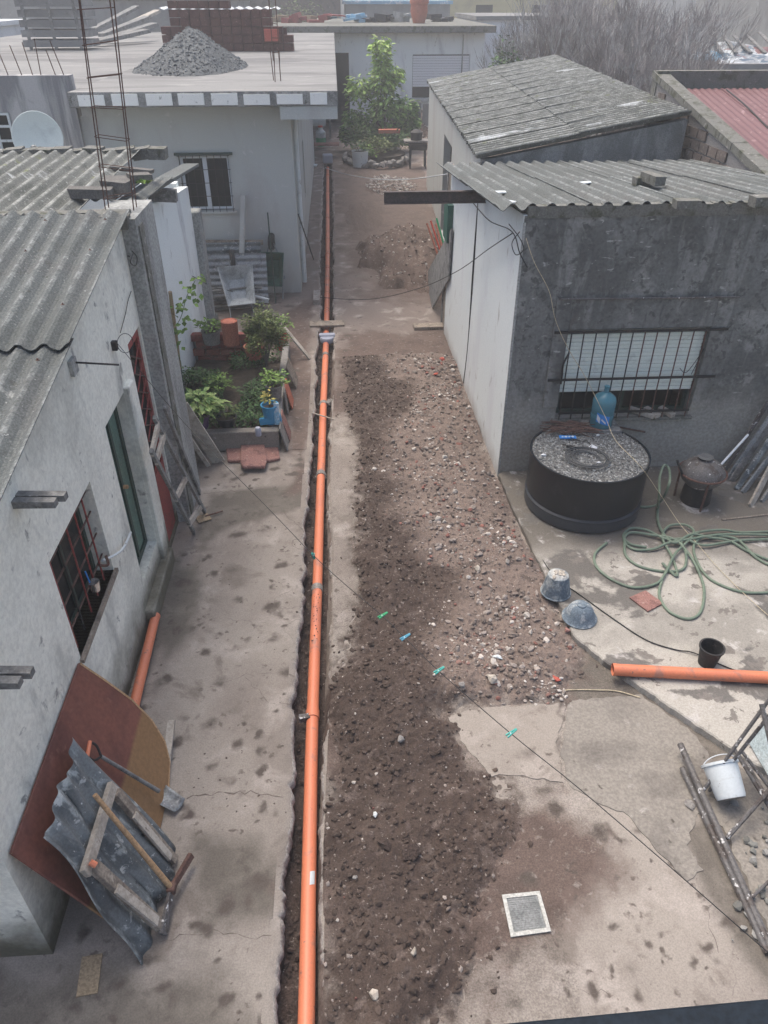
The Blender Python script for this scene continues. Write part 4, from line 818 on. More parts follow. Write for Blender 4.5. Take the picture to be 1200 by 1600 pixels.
MB().wall([0, 1], [0, 1], [], lambda u, z, dd: V((2.42 + 3.45 * u, 13.36 + .2 * u + dd, z * (2.93 + .56 * u))), .18).build('front_wall', mat('grey_streaked_wall', (.27, .275, .27), [('n', 2.2, .45, .6, (.17, .175, .17), (1, 1, .3)), ('n', 5, .55, .7, (.36, .36, .35), (1, 1, .4))], bump=.3), hS)
mb = MB(); mb.wall([13.6, 26], [0, 2.9], [(18.4, 20.4, .05, 2.35)], lambda u, z, dd: V((2.42 + (u - 13.4) * .038 + dd, u, z)), .18); mb.build('side_wall', m_wallC, hS)
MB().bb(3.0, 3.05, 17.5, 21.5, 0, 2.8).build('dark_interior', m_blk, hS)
MB().bb(2.2, 2.55, 13.25, 13.36, 2.6, 2.9).build('eave_block', m_mossc, hS)

# ---- red roofed neighbour with brick party wall
hT = T('red_roof_house', 'neighbouring house with dull red sheet roof and brick party wall', 'house', (8, 13, 0))
zt = lambda Y: 3.08 + .178 * (Y - 10.8)
mb = MB(); mb.wall([8.3 + .5 * i for i in range(16)], [0, 4], [], lambda u, z, dd: V((6.02 + dd, u, z if z < 3.9 else zt(u) - .06)), .16); pw_ = mb.build('party_wall', m_mortar, hT)
for k in range(16):
    y0 = 8.3 + .47 * k; MB().beam((6.10, y0, zt(y0) + random.uniform(-.004, .004)), (6.10, y0 + .462, zt(y0 + .462) + random.uniform(-.004, .004)), .26 + random.uniform(-.02, .02), .11).build('coping_stone', m_mossc, hT)
um4 = unit_box('wall_brick_mesh', m_brick3, .03)
for r_i in range(10):
    for k in range(20):
        yy = 8.6 + .34 * k + (.17 if r_i % 2 else 0); z = 2.45 + .17 * r_i
        if z + .1 > zt(yy) - .08 or z < zR(yy) - .2: continue
        inst('brick', um4, pw_, (6.015, yy, z), (0, 0, 0), (.05, .31, .14))
for k in range(8):
    x0 = 6.2 + 1.0 * k; MB().corr((x0, 8.3, zt(8.3) - .16), (1, 0, 0), V((0, 1, .178)), 1.04, 7.3, .13, .010, .006).build('roof_sheet', m_red, hT)
MB().bb(6.0, 15, 15.6, 15.82, 0, zt(15.6) + .1).build('back_parapet', m_mossc, hT)
tag(MB().tube(smooth_path([G(1135, 140, 3.9), G(1165, 165, 3.8), G(1200, 200, 3.6), G(1230, 225, 3.5)]), .012, 6).build('roof_cable', m_blk), 'dark cable lying across the dull red roof', 'cable')

# ---- far house across the end of the yard
DY = 40
hD = T('far_slab_house', 'pale flat roofed house closing the far end of the yard', 'house', (3.5, 41, 0))
mb = MB(); mb.wall([-4, 6.95], [0, 3.75], [(-.5, .68, .0, 3.0), (3.64, 6.32, 1.15, 2.92)], lambda u, z, dd: V((u, DY + dd, z)), .3); mb.build('wall', m_wallB, hD)
MB().bb(6.65, 6.95, DY + .3, 50, 0, 3.75).build('side_wall', m_wallC, hD)
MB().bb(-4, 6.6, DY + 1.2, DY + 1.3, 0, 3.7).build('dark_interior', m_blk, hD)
MB().bb(-4.3, 7.35, DY - .6, 52, 3.78, 4.05).build('roof', m_mossc, hD, bevel=.02)
w = MB().bb(3.66, 6.30, DY + .12, DY + .16, 1.18, 1.6).build('window', m_glass, hD)
for k in range(12): MB().bb(3.66, 6.30, DY + .05, DY + .08, 1.62 + .105 * k, 1.715 + .105 * k).build('slat', m_farw, w)
MB().bb(4.6, 4.68, DY + .06, DY + .14, 1.18, 1.6).build('frame', m_white, w)
MB().tube([(5.95, DY - .05, 3.7), (5.95, DY - .05, 1.0)], .03, 6).build('downpipe', m_pillar, hD)
MB().bb(3.5, 6.4, DY - .1, DY - .002, 1.02, 1.14).build('sill', m_wallC, hD)
# objects on the far roof
c = PY(655, 12, 43); t = T('red_pot', 'big terracotta coloured pot standing on the far house roof', 'pot', (c.x, 43, 4.05))
MB().lathe((c.x, 43, 4.05), [(.28, 0), (.42, .45), (.40, .75), (.46, .8), (.46, .95), (.3, .95)], 16).build('pot_body', m_terra, t, smooth=True)
for k, (px_, mm, hh_, ww) in enumerate([(490, m_rred, .55, 2.6), (545, m_tarp, .5, 1.7), (590, m_blk, .45, 1.3), (625, m_pillar, .7, .6), (468, m_card, .3, 2.2), (690, m_blk, .35, .8)]):
    c = PY(px_, 18, 44 + k * .3); mb = MB()
    for j in range(7): mb.box((c.x + random.uniform(-ww / 2, ww / 2), c.y + random.uniform(-.3, .3), 4.1 + random.uniform(0, hh_ * .5)), (random.uniform(.4, 1.0), random.uniform(.3, .7), random.uniform(.06, .3)), 0, Matrix.Rotation(random.uniform(-.25, .25), 3, 'Y') @ Matrix.Rotation(random.uniform(0, 3), 3, 'Z'))
    tag(stuff(mb.build('junk_pile', mm)), ['dark red junk pile', 'blue tarpaulin bundle', 'black junk pile', 'grey junk lump', 'brown cardboard pile', 'small dark bundle right of the red pot'][k] + ' on the far house roof', 'junk')

# ---- distant buildings
def block(label, x0, x1, y0, y1, h, m, roof=None, wins=(), cat='building'):
    t = T('distant_building', label, cat, ((x0 + x1) / 2, (y0 + y1) / 2, 0))
    mb = MB(); mb.wall([x0, x1], [0, h], [w[:4] for w in wins], lambda u, z, dd: V((u, y0 + dd, z)), .25); mb.bb(x0, x0 + .25, y0 + .25, y1, 0, h); mb.bb(x1 - .25, x1, y0 + .25, y1, 0, h); mb.bb(x0 + .25, x1 - .25, y1 - .25, y1, 0, h); mb.build('wall', m, t)
    MB().bb(x0 - .15, x1 + .15, y0 - .15, y1 + .15, h, h + .18).build('roof', roof or m_slab, t)
    for w in wins: MB().bb(w[0], w[1], y0 + .12, y0 + .16, w[2], w[3]).build('window', m_glass, t)
    return t
block('pale yellow building beyond the far house roof', 7.6, 20, 62, 72, 5.6, m_yel, wins=[(10, 11.2, 3.6, 4.6), (14, 15.2, 3.6, 4.6)])
block('white wall house right behind the far slab house', 7.6, 16, 46, 54, 4.1, m_farw)
block('grey block building far off on the right skyline', 21.5, 27.5, 42, 52, 6.6, m_fardk, wins=[(22.5, 23.5, 3.8, 4.9)])
block('white sided building at the far right edge behind the grey block', 28.5, 40, 44, 58, 5.2, m_farw)
block('low grey house behind the bare thicket', 16.5, 27, 33, 40, 3.0, m_fardk, m_mossc)
block('white flat terrace house on the far left', -30, -15.5, 33, 46, 4.0, m_farw, m_sheetw)
block('dark low building behind the roof slab planks', -16, -5, 48, 56, 4.9, m_fardk, m_mossc)
block('red brown house behind the brick stack', -5, 0.5, 55, 62, 5.3, m_brick3, m_red)
block('grey wide building on the left skyline', -44, -17, 60, 72, 5.6, m_fardk, m_slab, wins=[(-30, -28.6, 3.6, 4.8), (-24, -22.6, 3.6, 4.8)])
block('blue roofed shed beyond the far house', .8, 7.4, 56, 60, 4.7, m_fardk, m_tarp)
block('grey skyline terrace far behind everything', -70, 70, 120, 130, 6.5, m_fardk, m_slab, cat='building')
# mound of tarps and scrap on a roof at right
t = T('scrap_mound', 'mound of pale tarpaulins and reddish scrap on the roof at far right', 'scrap mound', (18, 30, 3.0))
c = PY(1145, 68, 30)
def tarp(c, rx, ry, h, seed, m, name):
    xx = np.linspace(-1, 1, 24)
    def fn(a, b):
        u = 2 * a - 1; v = 2 * b - 1; r = math.hypot(u, v); n_ = float(fbm(np.array([u + seed]), np.array([v]), 2.5, 4)[0] - .5)
        return V((c.x + u * rx, c.y + v * ry, c.z - .5 + max(0, 1 - r * r) * h + n_ * h * .9))
    MB().grid(fn, 26, 26).build(name, m, t, smooth='all')
tarp(c, 2.2, 2.4, .45, 3, mat('scrap_tarp', (.34, .36, .38), [('n', 1.6, .5, .56, (.62, .66, .68)), ('n', 2.3, .52, .56, (.12, .17, .22)), ('n', 3.1, .58, .62, (.3, .16, .15))], bump=.4), 'pale_tarp'); tarp(c + V((.8, -.6, .12)), 1.3, 1.1, .3, 9, m_red, 'red_cover'); tarp(c + V((-1.3, -1.0, 0)), .8, .7, .3, 14, m_tarp, 'blue_tarp')
for k in range(9): MB().beam(c + V((-2 + .5 * k, -1.5, -.2)), c + V((-1.6 + .45 * k, .5, .2 + .3 * random.random())), .12, .04).build('plank', m_woodg, t)
MB().bb(c.x - 3.5, c.x + 5, c.y - 2.5, c.y + 4, 0, c.z - .45).build('base_wall', m_fardk, t)

# ============================================================ PIPE
def pz(y): return -.105
pl = T('drain_pipe_line', 'long orange drain pipe laid in the open trench down the yard', 'drain pipe', (ip(PC, 10), 10, -.1))
joints = [G(500, y_, -.1).y for y_ in (1117, 921, 742, 632, 556, 487, 461, 440, 420, 398, 376, 342, 302, 275)]
joints = [-.8] + joints + [30.0]
for k in range(len(joints) - 1):
    a, b = joints[k], joints[k + 1]
    if b - a < .1: continue
    n_ = max(2, int((b - a) / .25)); pts = [V((ip(PC, y_), y_, -.105 + .004 * math.sin(y_ * 1.3))) for y_ in np.linspace(a, b + .02, n_)]
    s_ = MB().tube(pts, .055, 20).build('pipe_section', m_orange, pl, smooth=True)
    if k > 0:
        cpt = V((ip(PC, a), a, -.105)); MB().tube([cpt - V((0, .04, 0)), cpt + V((0, .05, 0))], .0625, 20).build('collar', m_orange if k == 1 or k > 5 else m_pgrey, s_, smooth=True)
        if k > 5: MB().tube([cpt + V((0, .05, 0)), cpt + V((0, .075, 0))], .060, 16).build('seal', m_blk, s_)
for y_ in (558, 632, 742):   # mortar blobs round the joints
    c = G(ROWS[0][3] if 0 else 505, y_, -.1); c = V((ip(PC, c.y), c.y, -.105))
    mb = MB()
    for k in range(16): mb.stone(c + V((random.uniform(-.055, .055), random.uniform(-.05, .05), random.uniform(-.03, .03))), .03)
    mb.build('mortar_joint', m_pgrey, pl)
c = V((ip(PC, G(497, 925).y), G(497, 925).y, -.05)); mb = MB()
for k in range(60): yy = c.y + random.uniform(-.7, .1); xo = random.uniform(-.03, .03); mb.stone((ip(PC, yy) + xo, yy, -.105 + math.sqrt(.055 ** 2 - xo ** 2)), random.uniform(.004, .012))
stuff(mb.build('mud_crumbs', m_soil, pl))
# paper label stuck on the pipe
c = G(487, 1372, -.05); lab = MB().grid(lambda a, b: V((ip(PC, c.y) + .0 + .052 * math.sin(.2 + 1.0 * a) , c.y - .05 + .1 * b + .02 * a, -.105 + .0565 * math.cos(.2 + 1.0 * a))), 5, 2).build('paper_label', m_white, pl)
c = G(505, 652, -.02); tag(MB().tube([c + V((-.17, .12, .02)), c + V((.17, -.14, .03))], .01, 6).build('short_stick', m_woodl), 'short pale stick lying across the orange pipe', 'stick')
c = G(517, 628, -.1); mb = MB()
for k in range(8): mb.stone(c + V((random.uniform(-.04, .03), random.uniform(-.12, .12), random.uniform(-.08, .04))), .05)
tag(mb.build('cement_lump', m_pgrey), 'grey cement lump wedged in the trench right of the pipe', 'cement lump')
c = G(476, 1122, -.08); tag(MB().box(c, (.10, .05, .06), .1).build('wood_chock', m_steel), 'small dark chock left of the pipe at its nearest joint', 'chock')
# boards bridging the trench
c = G(511, 505, .03); tag(MB().box((c.x, c.y, .02), (.66, .26, .035), .01).build('bridge_board', m_wood, bevel=.004), 'wooden board laid across the trench above the grey pipe fitting', 'board')
c = G(511, 520, .03); t = T('grey_pipe_fitting', 'grey plastic pipe fitting just in front of the board across the trench', 'pipe fitting', c)
MB().box((c.x, c.y - .02, -.01), (.30, .12, .06)).build('fitting_cap', m_pvc, t, bevel=.015); MB().lathe((c.x, c.y - .10, -.10), [(.13, 0), (.14, .05), (.12, .09), (0, .09)], 16).build('fitting_body', m_pvc, t, smooth=True)
c = G(672, 511, .02); tag(MB().box((c.x, c.y, .035), (.64, .22, .06), .02).build('lying_plank', m_wood, bevel=.005), 'short thick plank lying flat by the gate posts at the white wall', 'plank')
# red sheet and blue box at the far end of the trench
c = G(503, 243, .05); tag(MB().box((c.x, c.y, .45), (1.35, .5, .05), .03).build('red_board', m_rstone), 'reddish board lying across the far end of the trench', 'board')
c = G(512, 252, .1); tag(MB().box((c.x, c.y, .2), (.36, .3, .3), .1).build('grey_blue_box', m_pvc, bevel=.03), 'small grey blue box at the far end of the pipe', 'box')
c = G(484, 262, .1); mb = MB(); [mb.stone(c + V((random.uniform(-.2, .2), random.uniform(-.2, .2), .05 + .2 * random.random())), .16) for _ in range(7)]
tag(mb.build('white_bundle', m_white), 'white crumpled bag beside the grey house wall at the trench end', 'bag')
c = G(502, 232, 0); t = T('liquid_jug', 'jug of green liquid standing under the workbench', 'jug', (c.x, c.y, .7))
MB().lathe((c.x, c.y, .1), [(.2, 0), (.2, .30)], 14).build('green_liquid', m_greenpeg, t, smooth=True); MB().lathe((c.x, c.y, .41), [(.2, 0), (.2, .2), (.09, .3), (.09, .36)], 14).build('jug_top', m_white, t, smooth=True)
MB().lathe((c.x, c.y, .78), [(.1, 0), (.1, .06)], 12).build('cap', m_redp, t)
c = G(497, 215, 0); t = T('workbench', 'dark rough workbench beyond the trench end by the grey house', 'workbench', (c.x, c.y, 0))
MB().box((c.x, c.y, .95), (1.35, .7, .08)).build('bench_top', m_woodg, t)
for i in (-1, 1):
    for j in (-1, 1): MB().box((c.x + i * .55, c.y + j * .25, .45), (.09, .09, .9)).build('leg', m_woodg, t)
MB().box((c.x - .1, c.y - .02, 1.1), (.9, .4, .2)).build('crate', m_blk, t)

# pole leaning on grey house corner, shovel pole
t1 = PX(466, 335, -.80); tag(MB().tube([t1, G(490, 405, .02)], .015, 6).build('iron_pole', m_blk), 'thin dark pole leaning on the side wall of the grey house', 'pole')
c = G(495, 468, .0); tag(MB().box((c.x, c.y, .05), (.13, .62, .10), .0).build('side_curb', m_edge), 'small lump of earth and cement left of the pipe at mid yard', 'kerb piece')

# ============================================================ LEFT YARD OBJECTS
# orange pipe leaning against the kerb of near house
a_, b_ = G(243, 962, .08), G(213, 1088, .08); t = T('spare_orange_pipe', 'short orange pipe lying at the foot of the near house wall', 'pipe', a_)
b_ = a_ + (b_ - a_) * 1.25
MB().tube([a_, b_], .046, 18, False).build('pipe_tube', m_orange, t, smooth=True); MB().tube([a_ + (b_ - a_) * .01, b_], .042, 18).build('pipe_inside', m_blk, t)
MB().tube([a_ - (b_ - a_).normalized() * .0, a_ + (b_ - a_).normalized() * .05], .049, 18, False).build('rim', m_orange, t, smooth=True)
# large red board (table top) leaning on wall
wt, wb_ = V((-2.02, 3.98, 1.14)), V((-1.50, 3.5, 0.0)); nrm = V((0, 1, 0)).cross(V((wt.x - wb_.x, 0, wt.z))).normalized()
if nrm.x < 0: nrm = -nrm
ply = [PP(*p_, wb_, nrm) for p_ in [(125, 1035), (165, 1062), (206, 1092), (238, 1125), (258, 1158), (266, 1190), (264, 1235), (252, 1290)]]
ply += [V((-1.50, 2.50, 0.0)), V((-2.02, 2.50, 1.12))]
t = MB().prism(ply, -nrm * .022).build('red_brown_board', m_board, bevel=.003); tag(t, 'large red brown board with a yellowish end leaning against the near house wall', 'board')
MB().prism([p + nrm * .001 for p in ply[:7]] + [p * 1 for p in [ply[6] + (ply[9] - ply[6]) * .012] ] + [ply[k] + ((ply[9] + ply[8]) / 2 - ply[k]).normalized() * .018 + nrm * .001 for k in range(6, -1, -1)], nrm * .002).build('edge_trim', m_tan, t)
# zinc corrugated sheet leaning over it
q = [V((-1.88, 2.58, 1.12)), V((-1.88, 3.30, 1.10)), V((-1.36, 3.12, .04)), V((-1.44, 2.32, .03))]
zn = (q[1] - q[0]).cross(q[3] - q[0]).normalized(); zn = zn if zn.x > 0 else -zn
def zs(a, b):
    a2 = a + .03 * math.sin(b * 9) * (a < .5) ; p = q[0].lerp(q[1], a2).lerp(q[3].lerp(q[2], a2), b + .025 * math.sin(a * 11))
    return p + zn * (.017 * math.cos(a * 6.28 * 5.2) + .02 * math.sin(b * 5 + a * 4)) - zn * .0
o = MB().grid(zs, 60, 16).build('zinc_sheet', m_zinc, smooth='all'); o.modifiers.new('thick', 'SOLIDIFY').thickness = .002
tag(o, 'dented dark grey corrugated metal sheet leaning on the red brown board', 'metal sheet')
# timber U frame on it
def onz(x_, y_, off=.05): return PP(x_, y_, q[0] + zn * off, zn)
t = T('sawhorse_frame', 'three sided frame of old pale timber leaning on the dark metal sheet', 'timber frame', onz(180, 1340))
MB().beam(onz(176, 1226, .06), onz(133, 1366, .06), .075, .04, zn).build('crossbar', m_woodl, t, bevel=.003)
MB().beam(onz(181, 1238, .075), onz(272, 1345, .09), .07, .045, zn).build('rail', m_wood, t, bevel=.003)
MB().beam(onz(145, 1352, .075), onz(250, 1446, .09), .08, .045, zn).build('rail', m_wood, t, bevel=.003)
MB().beam(onz(210, 1273, .103), onz(266, 1340, .118), .055, .02, zn).build('batten', m_woodl, t)
MB().beam(onz(182, 1388, .103), onz(246, 1440, .118), .06, .02, zn).build('batten', m_woodl, t)
MB().tube([onz(141, 1347, .10), onz(150, 1352, .12)], .02, 8).build('orange_peg', m_orange, t)
# mattock
t = T('mattock', 'mattock with long tan wooden handle leaning over the timber frame', 'mattock', onz(200, 1310))
h0, h1 = onz(148, 1242, .13), onz(268, 1388, .15)
MB().tube([h0, h0.lerp(h1, .5), h1], [.016, .018, .021], 10).build('handle', m_tan, t, smooth=True)
MB().beam(h1 + V((.10, .24, -.0)), h1, .05, .035, zn, .9).build('pick_end', m_rust, t, bevel=.004); MB().beam(h1, h1 + V((-.02, -.28, -.06)), .045, .02, zn, 1.5).build('blade', m_steel, t, bevel=.003)
MB().box(h1, (.06, .07, .06)).build('eye', m_rust, t, bevel=.008)
# D-handle spade
t = T('d_handle_spade', 'spade with orange D handle resting on the red brown board', 'spade', onz(200, 1200))
def onp(x_, y_, off=.03): return PP(x_, y_, wb_ + nrm * off, nrm)
s0, s1 = onp(158, 1182, .05), onp(248, 1236, .06)
MB().tube([s0, s0.lerp(s1, .5), s1], [.014, .015, .017], 10).build('shaft', m_woodg, t, smooth=True)
dd_ = (s1 - s0).normalized(); sd_ = dd_.cross(nrm).normalized()
MB().tube(smooth_path([s0, s0 - dd_ * .06 + sd_ * .055, s0 - dd_ * .13 + sd_ * .055]), .009, 8).build('grip_arm', m_blk, t); MB().tube(smooth_path([s0, s0 - dd_ * .06 - sd_ * .055, s0 - dd_ * .13 - sd_ * .055]), .009, 8).build('grip_arm', m_blk, t)
MB().tube([s0 - dd_ * .13 + sd_ * .058, s0 - dd_ * .13 - sd_ * .058], .014, 10).build('grip', m_orange, t, smooth=True)
g1, g2 = G(250, 1243, .05), G(291, 1268, .015); bd = (g2 - g1).normalized(); bs_ = V((-bd.y, bd.x, 0)).normalized()
o = MB().grid(lambda a, b: g1 + bd * (.20 * b) + bs_ * ((a - .5) * (.16 - .03 * b)) + V((0, 0, .03 * (2 * a - 1) ** 2 + .004)), 8, 6).build('blade', m_barrow, t, smooth='all'); o.modifiers.new('thick', 'SOLIDIFY').thickness = .003
# small boards by it
P1_, P0_ = G(258, 1212, .02), G(268, 1126, .16); tag(MB().beam(P0_, P1_, .06, .03).build('grey_batten', m_woodl), 'short pale batten standing behind the red brown board end', 'batten')
c = G(140, 1523, .01); tag(MB().box((c.x, c.y, .008), (.13, .24, .01), .12).build('cardboard_scrap', m_card), 'scrap of brown cardboard on the ground at bottom left', 'cardboard')
# stepladder / frame leaning on pillar
t = T('old_ladder', 'broken old wooden ladder leaning against the grey pillar', 'ladder', G(310, 815))
LA = [(PX(240, 700, -1.72), G(302, 832)), (PX(258, 640, -1.80), G(322, 822))]
l1a, l1b = PX(236, 704, -1.80), G(303, 832, .02); l2a, l2b = PX(241, 652, -1.86), G(320, 800, .02)
for (a_, b_, nm) in ((l1a, l1b, 'rail'), (l2a, l2b, 'rail')): MB().beam(a_, b_, .05, .035, (1, 0, 0)).build(nm, m_woodg, t, bevel=.003)
for f_ in (-.0, .10, .52, .86): MB().beam(l1a.lerp(l1b, max(f_, .02)) + V((0, -.02, 0)), l2a.lerp(l2b, min(f_ + .06, .98)) + V((0, .02, 0)), .07, .03, (1, 0, 0)).build('rung', m_woodl, t)
l3a, l3b = PX(257, 636, -1.86), G(312, 770, .02); tag(MB().beam(l3a, l3b, .055, .03, (1, 0, 0)).build('leaning_batten', m_woodg), 'grey batten leaning on the pillar just right of the old ladder', 'batten')
c = G(318, 812, .0); t = T('garden_hoe', 'small rusty hoe head lying at the ladder foot', 'hoe', c)
MB().box((c.x, c.y, .02), (.16, .14, .012), .5).build('hoe_blade', m_card, t); MB().tube([c + V((.02, .03, .03)), c + V((.22, .13, .03))], .01, 6).build('hoe_neck', m_rust, t)
# planks leaning on the pillar, right side
bm = 0
for k, (a_, b_, w_, mm, lb) in enumerate([((283, 632), (342, 722), .11, m_woodl, 'broad pale plank leaning rightmost against the pillar beside the purple pot'), ((279, 660), (326, 728), .035, m_woodl, 'thin pale batten leaning between two planks by the pillar'), ((276, 668), (310, 722), .14, m_wood, 'dark broad plank leaning leftmost of the planks by the pillar'), ((262, 690), (300, 738), .09, m_woodg, 'short grey plank leaning low against the pillar')]):
    top = PY(*a_, 8.4 + .15 * (k == 0)); tag(MB().beam(top, G(*b_, .01), w_ * 1.6, .025, (0, 1, 0)).build('leaning_plank', mm, bevel=.002), lb, 'plank')

# ---- garden bed
gb = T('garden_bed', 'raised planting bed with cement front wall and red brick back', 'garden bed', (-1.7, 10.5, 0))
MB().bb(-2.12, -.93, 9.0, 9.13, 0, .30).build('front_wall', m_patch, gb, bevel=.012)
mb = MB().bb(-1.04, -.93, 9.131, 12.2, 0, .28).build('side_wall', m_gstone, gb, bevel=.01)
MB().grid(lambda a, b: V((-2.46 + 1.42 * a, 9.13 + 2.6 * b, .17 + .08 * float(fbm(np.array([a * 3.]), np.array([b * 5.]), 2, 3)[0]))), 20, 30).build('bed_soil', m_gard, gb)
umb = unit_box('bed_brick_mesh', mat('bed_brick', (.24, .075, .06), [('n', 5, .5, .7, (.16, .09, .08)), ('n', 20, .55, .7, (.12, .10, .09))], bump=.4), .03)
MB().bb(-2.5, -1.42, 11.78, 11.9, 0, .62).build('brick_backing', m_mortar, gb)
for r_i in range(5):
    for k in range(5):
        xx_ = -2.42 + .245 * k + (.11 if r_i % 2 else 0)
        if xx_ > -1.4: continue
        inst('brick', umb, gb, (xx_, 11.76, .09 + .125 * r_i), (0, 0, random.uniform(-.03, .03)), (.225, .14, .105))
def pot(c, r0, r1, h, m, label, cat='plant pot', name='plant_pot', rim=.012, soil=True):
    t = T(name, label, cat, c); MB().lathe(c, [(r0, 0), (r1, h), (r1 + rim, h), (r1 + rim, h + .02), (r1 - .008, h + .02), (r1 - .02, h - .03)], 22).build('pot_body', m, t, smooth=True)
    if soil: MB().lathe(V(c) + V((0, 0, h - .03)), [(r1 - .012, 0), (0, .012)], 18).build('soil_fill', m_gard, t)
    return t
def foliage(c, rx, ry, h, n, ln, m, droop=.3, stems=6, up=.4, parent=None, name='leaves', stem_m=None, hollow=.3):
    mb = MB(); c = V(c)
    for k in range(n):
        th = random.uniform(0, 6.28); ph = math.acos(random.uniform(-.5, 1)); r = (hollow + (1 - hollow) * random.random() ** .5)
        d_ = V((math.sin(ph) * math.cos(th), math.sin(ph) * math.sin(th), math.cos(ph))); lum = .8 + .35 * math.sin(th * 3 + c.x * 9) * math.sin(ph * 4 + 1)
        p = c + V((d_.x * rx * r * lum, d_.y * ry * r * lum, h * .5 + d_.z * h * .5 * r * lum)); dr_ = V((d_.x + random.uniform(-.6, .6), d_.y + random.uniform(-.6, .6), up - droop * random.random() * 2))
        mb.leaf(p, dr_, V((random.uniform(-.5, .5), random.uniform(-.5, .5), 1)), ln * random.uniform(.6, 1.25), ln * random.uniform(.4, .6))
    o = mb.build(name, m, parent)
    if stems:
        sb = MB()
        for k in range(stems):
            th = random.uniform(0, 6.28); sb.tube([c, c + V((math.cos(th) * rx * .3, math.sin(th) * ry * .3, h * .4)), c + V((math.cos(th) * rx * .6, math.sin(th) * ry * .6, h * .8))], [.008, .006, .003], 5)
        sb.build('stems', stem_m or m_bark, parent)
    return o
c = G(316, 668, .30); t = pot(c, .085, .115, .17, m_purple, 'purple pot with pale green variegated leafy plant'); foliage(c + V((0, 0, .15)), .30, .27, .40, 240, .15, m_leafv, parent=t, droop=.5)
c = G(355, 664, .30); t = pot(c, .10, .14, .12, m_black, 'low black pot with wispy dark plant next to the purple pot'); foliage(c + V((0, 0, .1)), .20, .18, .22, 160, .06, m_leafo, parent=t)
c = G(424, 660, .30); t = pot(c, .085, .115, .26, m_blue, 'bright blue bucket on the bed corner with small yellowing plant', 'bucket', 'blue_bucket')
foliage(c + V((0, 0, .24)), .07, .07, .28, 26, .09, m_leafy, parent=t, stems=3)
c = G(410, 662, .31); tag(MB().lathe(c + V((-.03, 0, .03)), [(.055, 0), (.07, .30), (0, .30)], 4, Matrix.Rotation(math.radians(80), 3, 'Y') @ Matrix.Rotation(.7, 3, 'Z')).build('blue_tray', m_blue), 'blue plastic tray lying tipped beside the blue bucket', 'tray')
c = G(434, 664, .30); tag(MB().beam(c + V((.0, -.02, .02)), c + V((0, .03, .32)), .07, .035).build('blue_white_carton', m_tarp), 'slim blue and white carton standing against the blue bucket', 'carton')
c = G(404, 680, .3); tag(MB().lathe(c + V((0, 0, .0)), [(.04, 0), (.045, .1), (.03, .12), (0, .12)], 12).build('glass_jar', m_pvc, smooth=True), 'small grey jar on the front wall of the bed below the blue tray', 'jar')
c = G(430, 622, .30); t = pot(c, .09, .12, .2, m_gstone, 'grey pot with bright round green leaves behind the blue bucket'); foliage(c + V((0, 0, .18)), .21, .2, .26, 220, .07, m_leaf, parent=t)
c = G(417, 572, .30); t = T('olive_bush', 'rounded olive green bush rising at the right side of the bed', 'bush', c); foliage(c, .36, .38, 1.0, 4200, .06, m_leafo, parent=t, stems=14, hollow=.15)
c = G(440, 545, .0); t = pot(c, .10, .13, .32, m_redp, 'bright red pot with light green plant half behind the olive bush'); foliage(c + V((0, 0, .3)), .22, .2, .32, 160, .08, m_leaf, parent=t)
c = G(362, 537, .62); t = pot(c, .125, .13, .36, m_terra, 'tall terracotta cylinder pot on the brick wall', soil=False, rim=.0); MB().lathe(c + V((0, 0, .361)), [(.128, 0), (.10, .02), (0, .03)], 18).build('lid', m_terra, t)
c = G(332, 536, .5); t = pot(c, .13, .15, .2, m_gstone, 'grey pot with fresh green seedlings left of the terracotta cylinder'); foliage(c + V((0, 0, .18)), .25, .22, .24, 150, .08, m_leaf, parent=t)
c = G(398, 560, .3); t = pot(c, .12, .15, .2, m_terra, 'low reddish pot on the brick wall right of the terracotta cylinder'); 
gc = MB()
for k in range(6500):
    px_, py_ = random.uniform(-2.46, -1.06), random.uniform(9.2, 11.7)
    dn = vnoise(np.array([px_ * 3.0]), np.array([py_ * 2.2]))[0]
    if dn < .42: continue
    gc.leaf(V((px_, py_, .2 + random.random() * .28 * dn)), V((random.uniform(-1, 1), random.uniform(-1, 1), random.uniform(0, 1))), V((random.uniform(-.5, .5), random.uniform(-.5, .5), 1)), random.uniform(.03, .08), random.uniform(.025, .045))
tag(stuff(gc.build('ground_cover', m_leafd)), 'dark green low plants filling the raised bed', 'ground cover')
for k, (px_, py_, lb, mm, n_) in enumerate([(345, 615, 'fresh green leafy clump in the middle left of the bed', m_leaf, 170), (395, 625, 'thin dark sprawling weed near the right side of the bed', m_leafd, 120), (300, 605, 'dark ferny plant at the foot of the white wall', m_leafd, 260), (455, 0, '', None, 0)][:3]):
    c = G(px_, py_, .22); t = T('bed_plant', lb, 'plant', c); foliage(c, .22, .24, .32, n_, .07, mm, parent=t, stems=5)
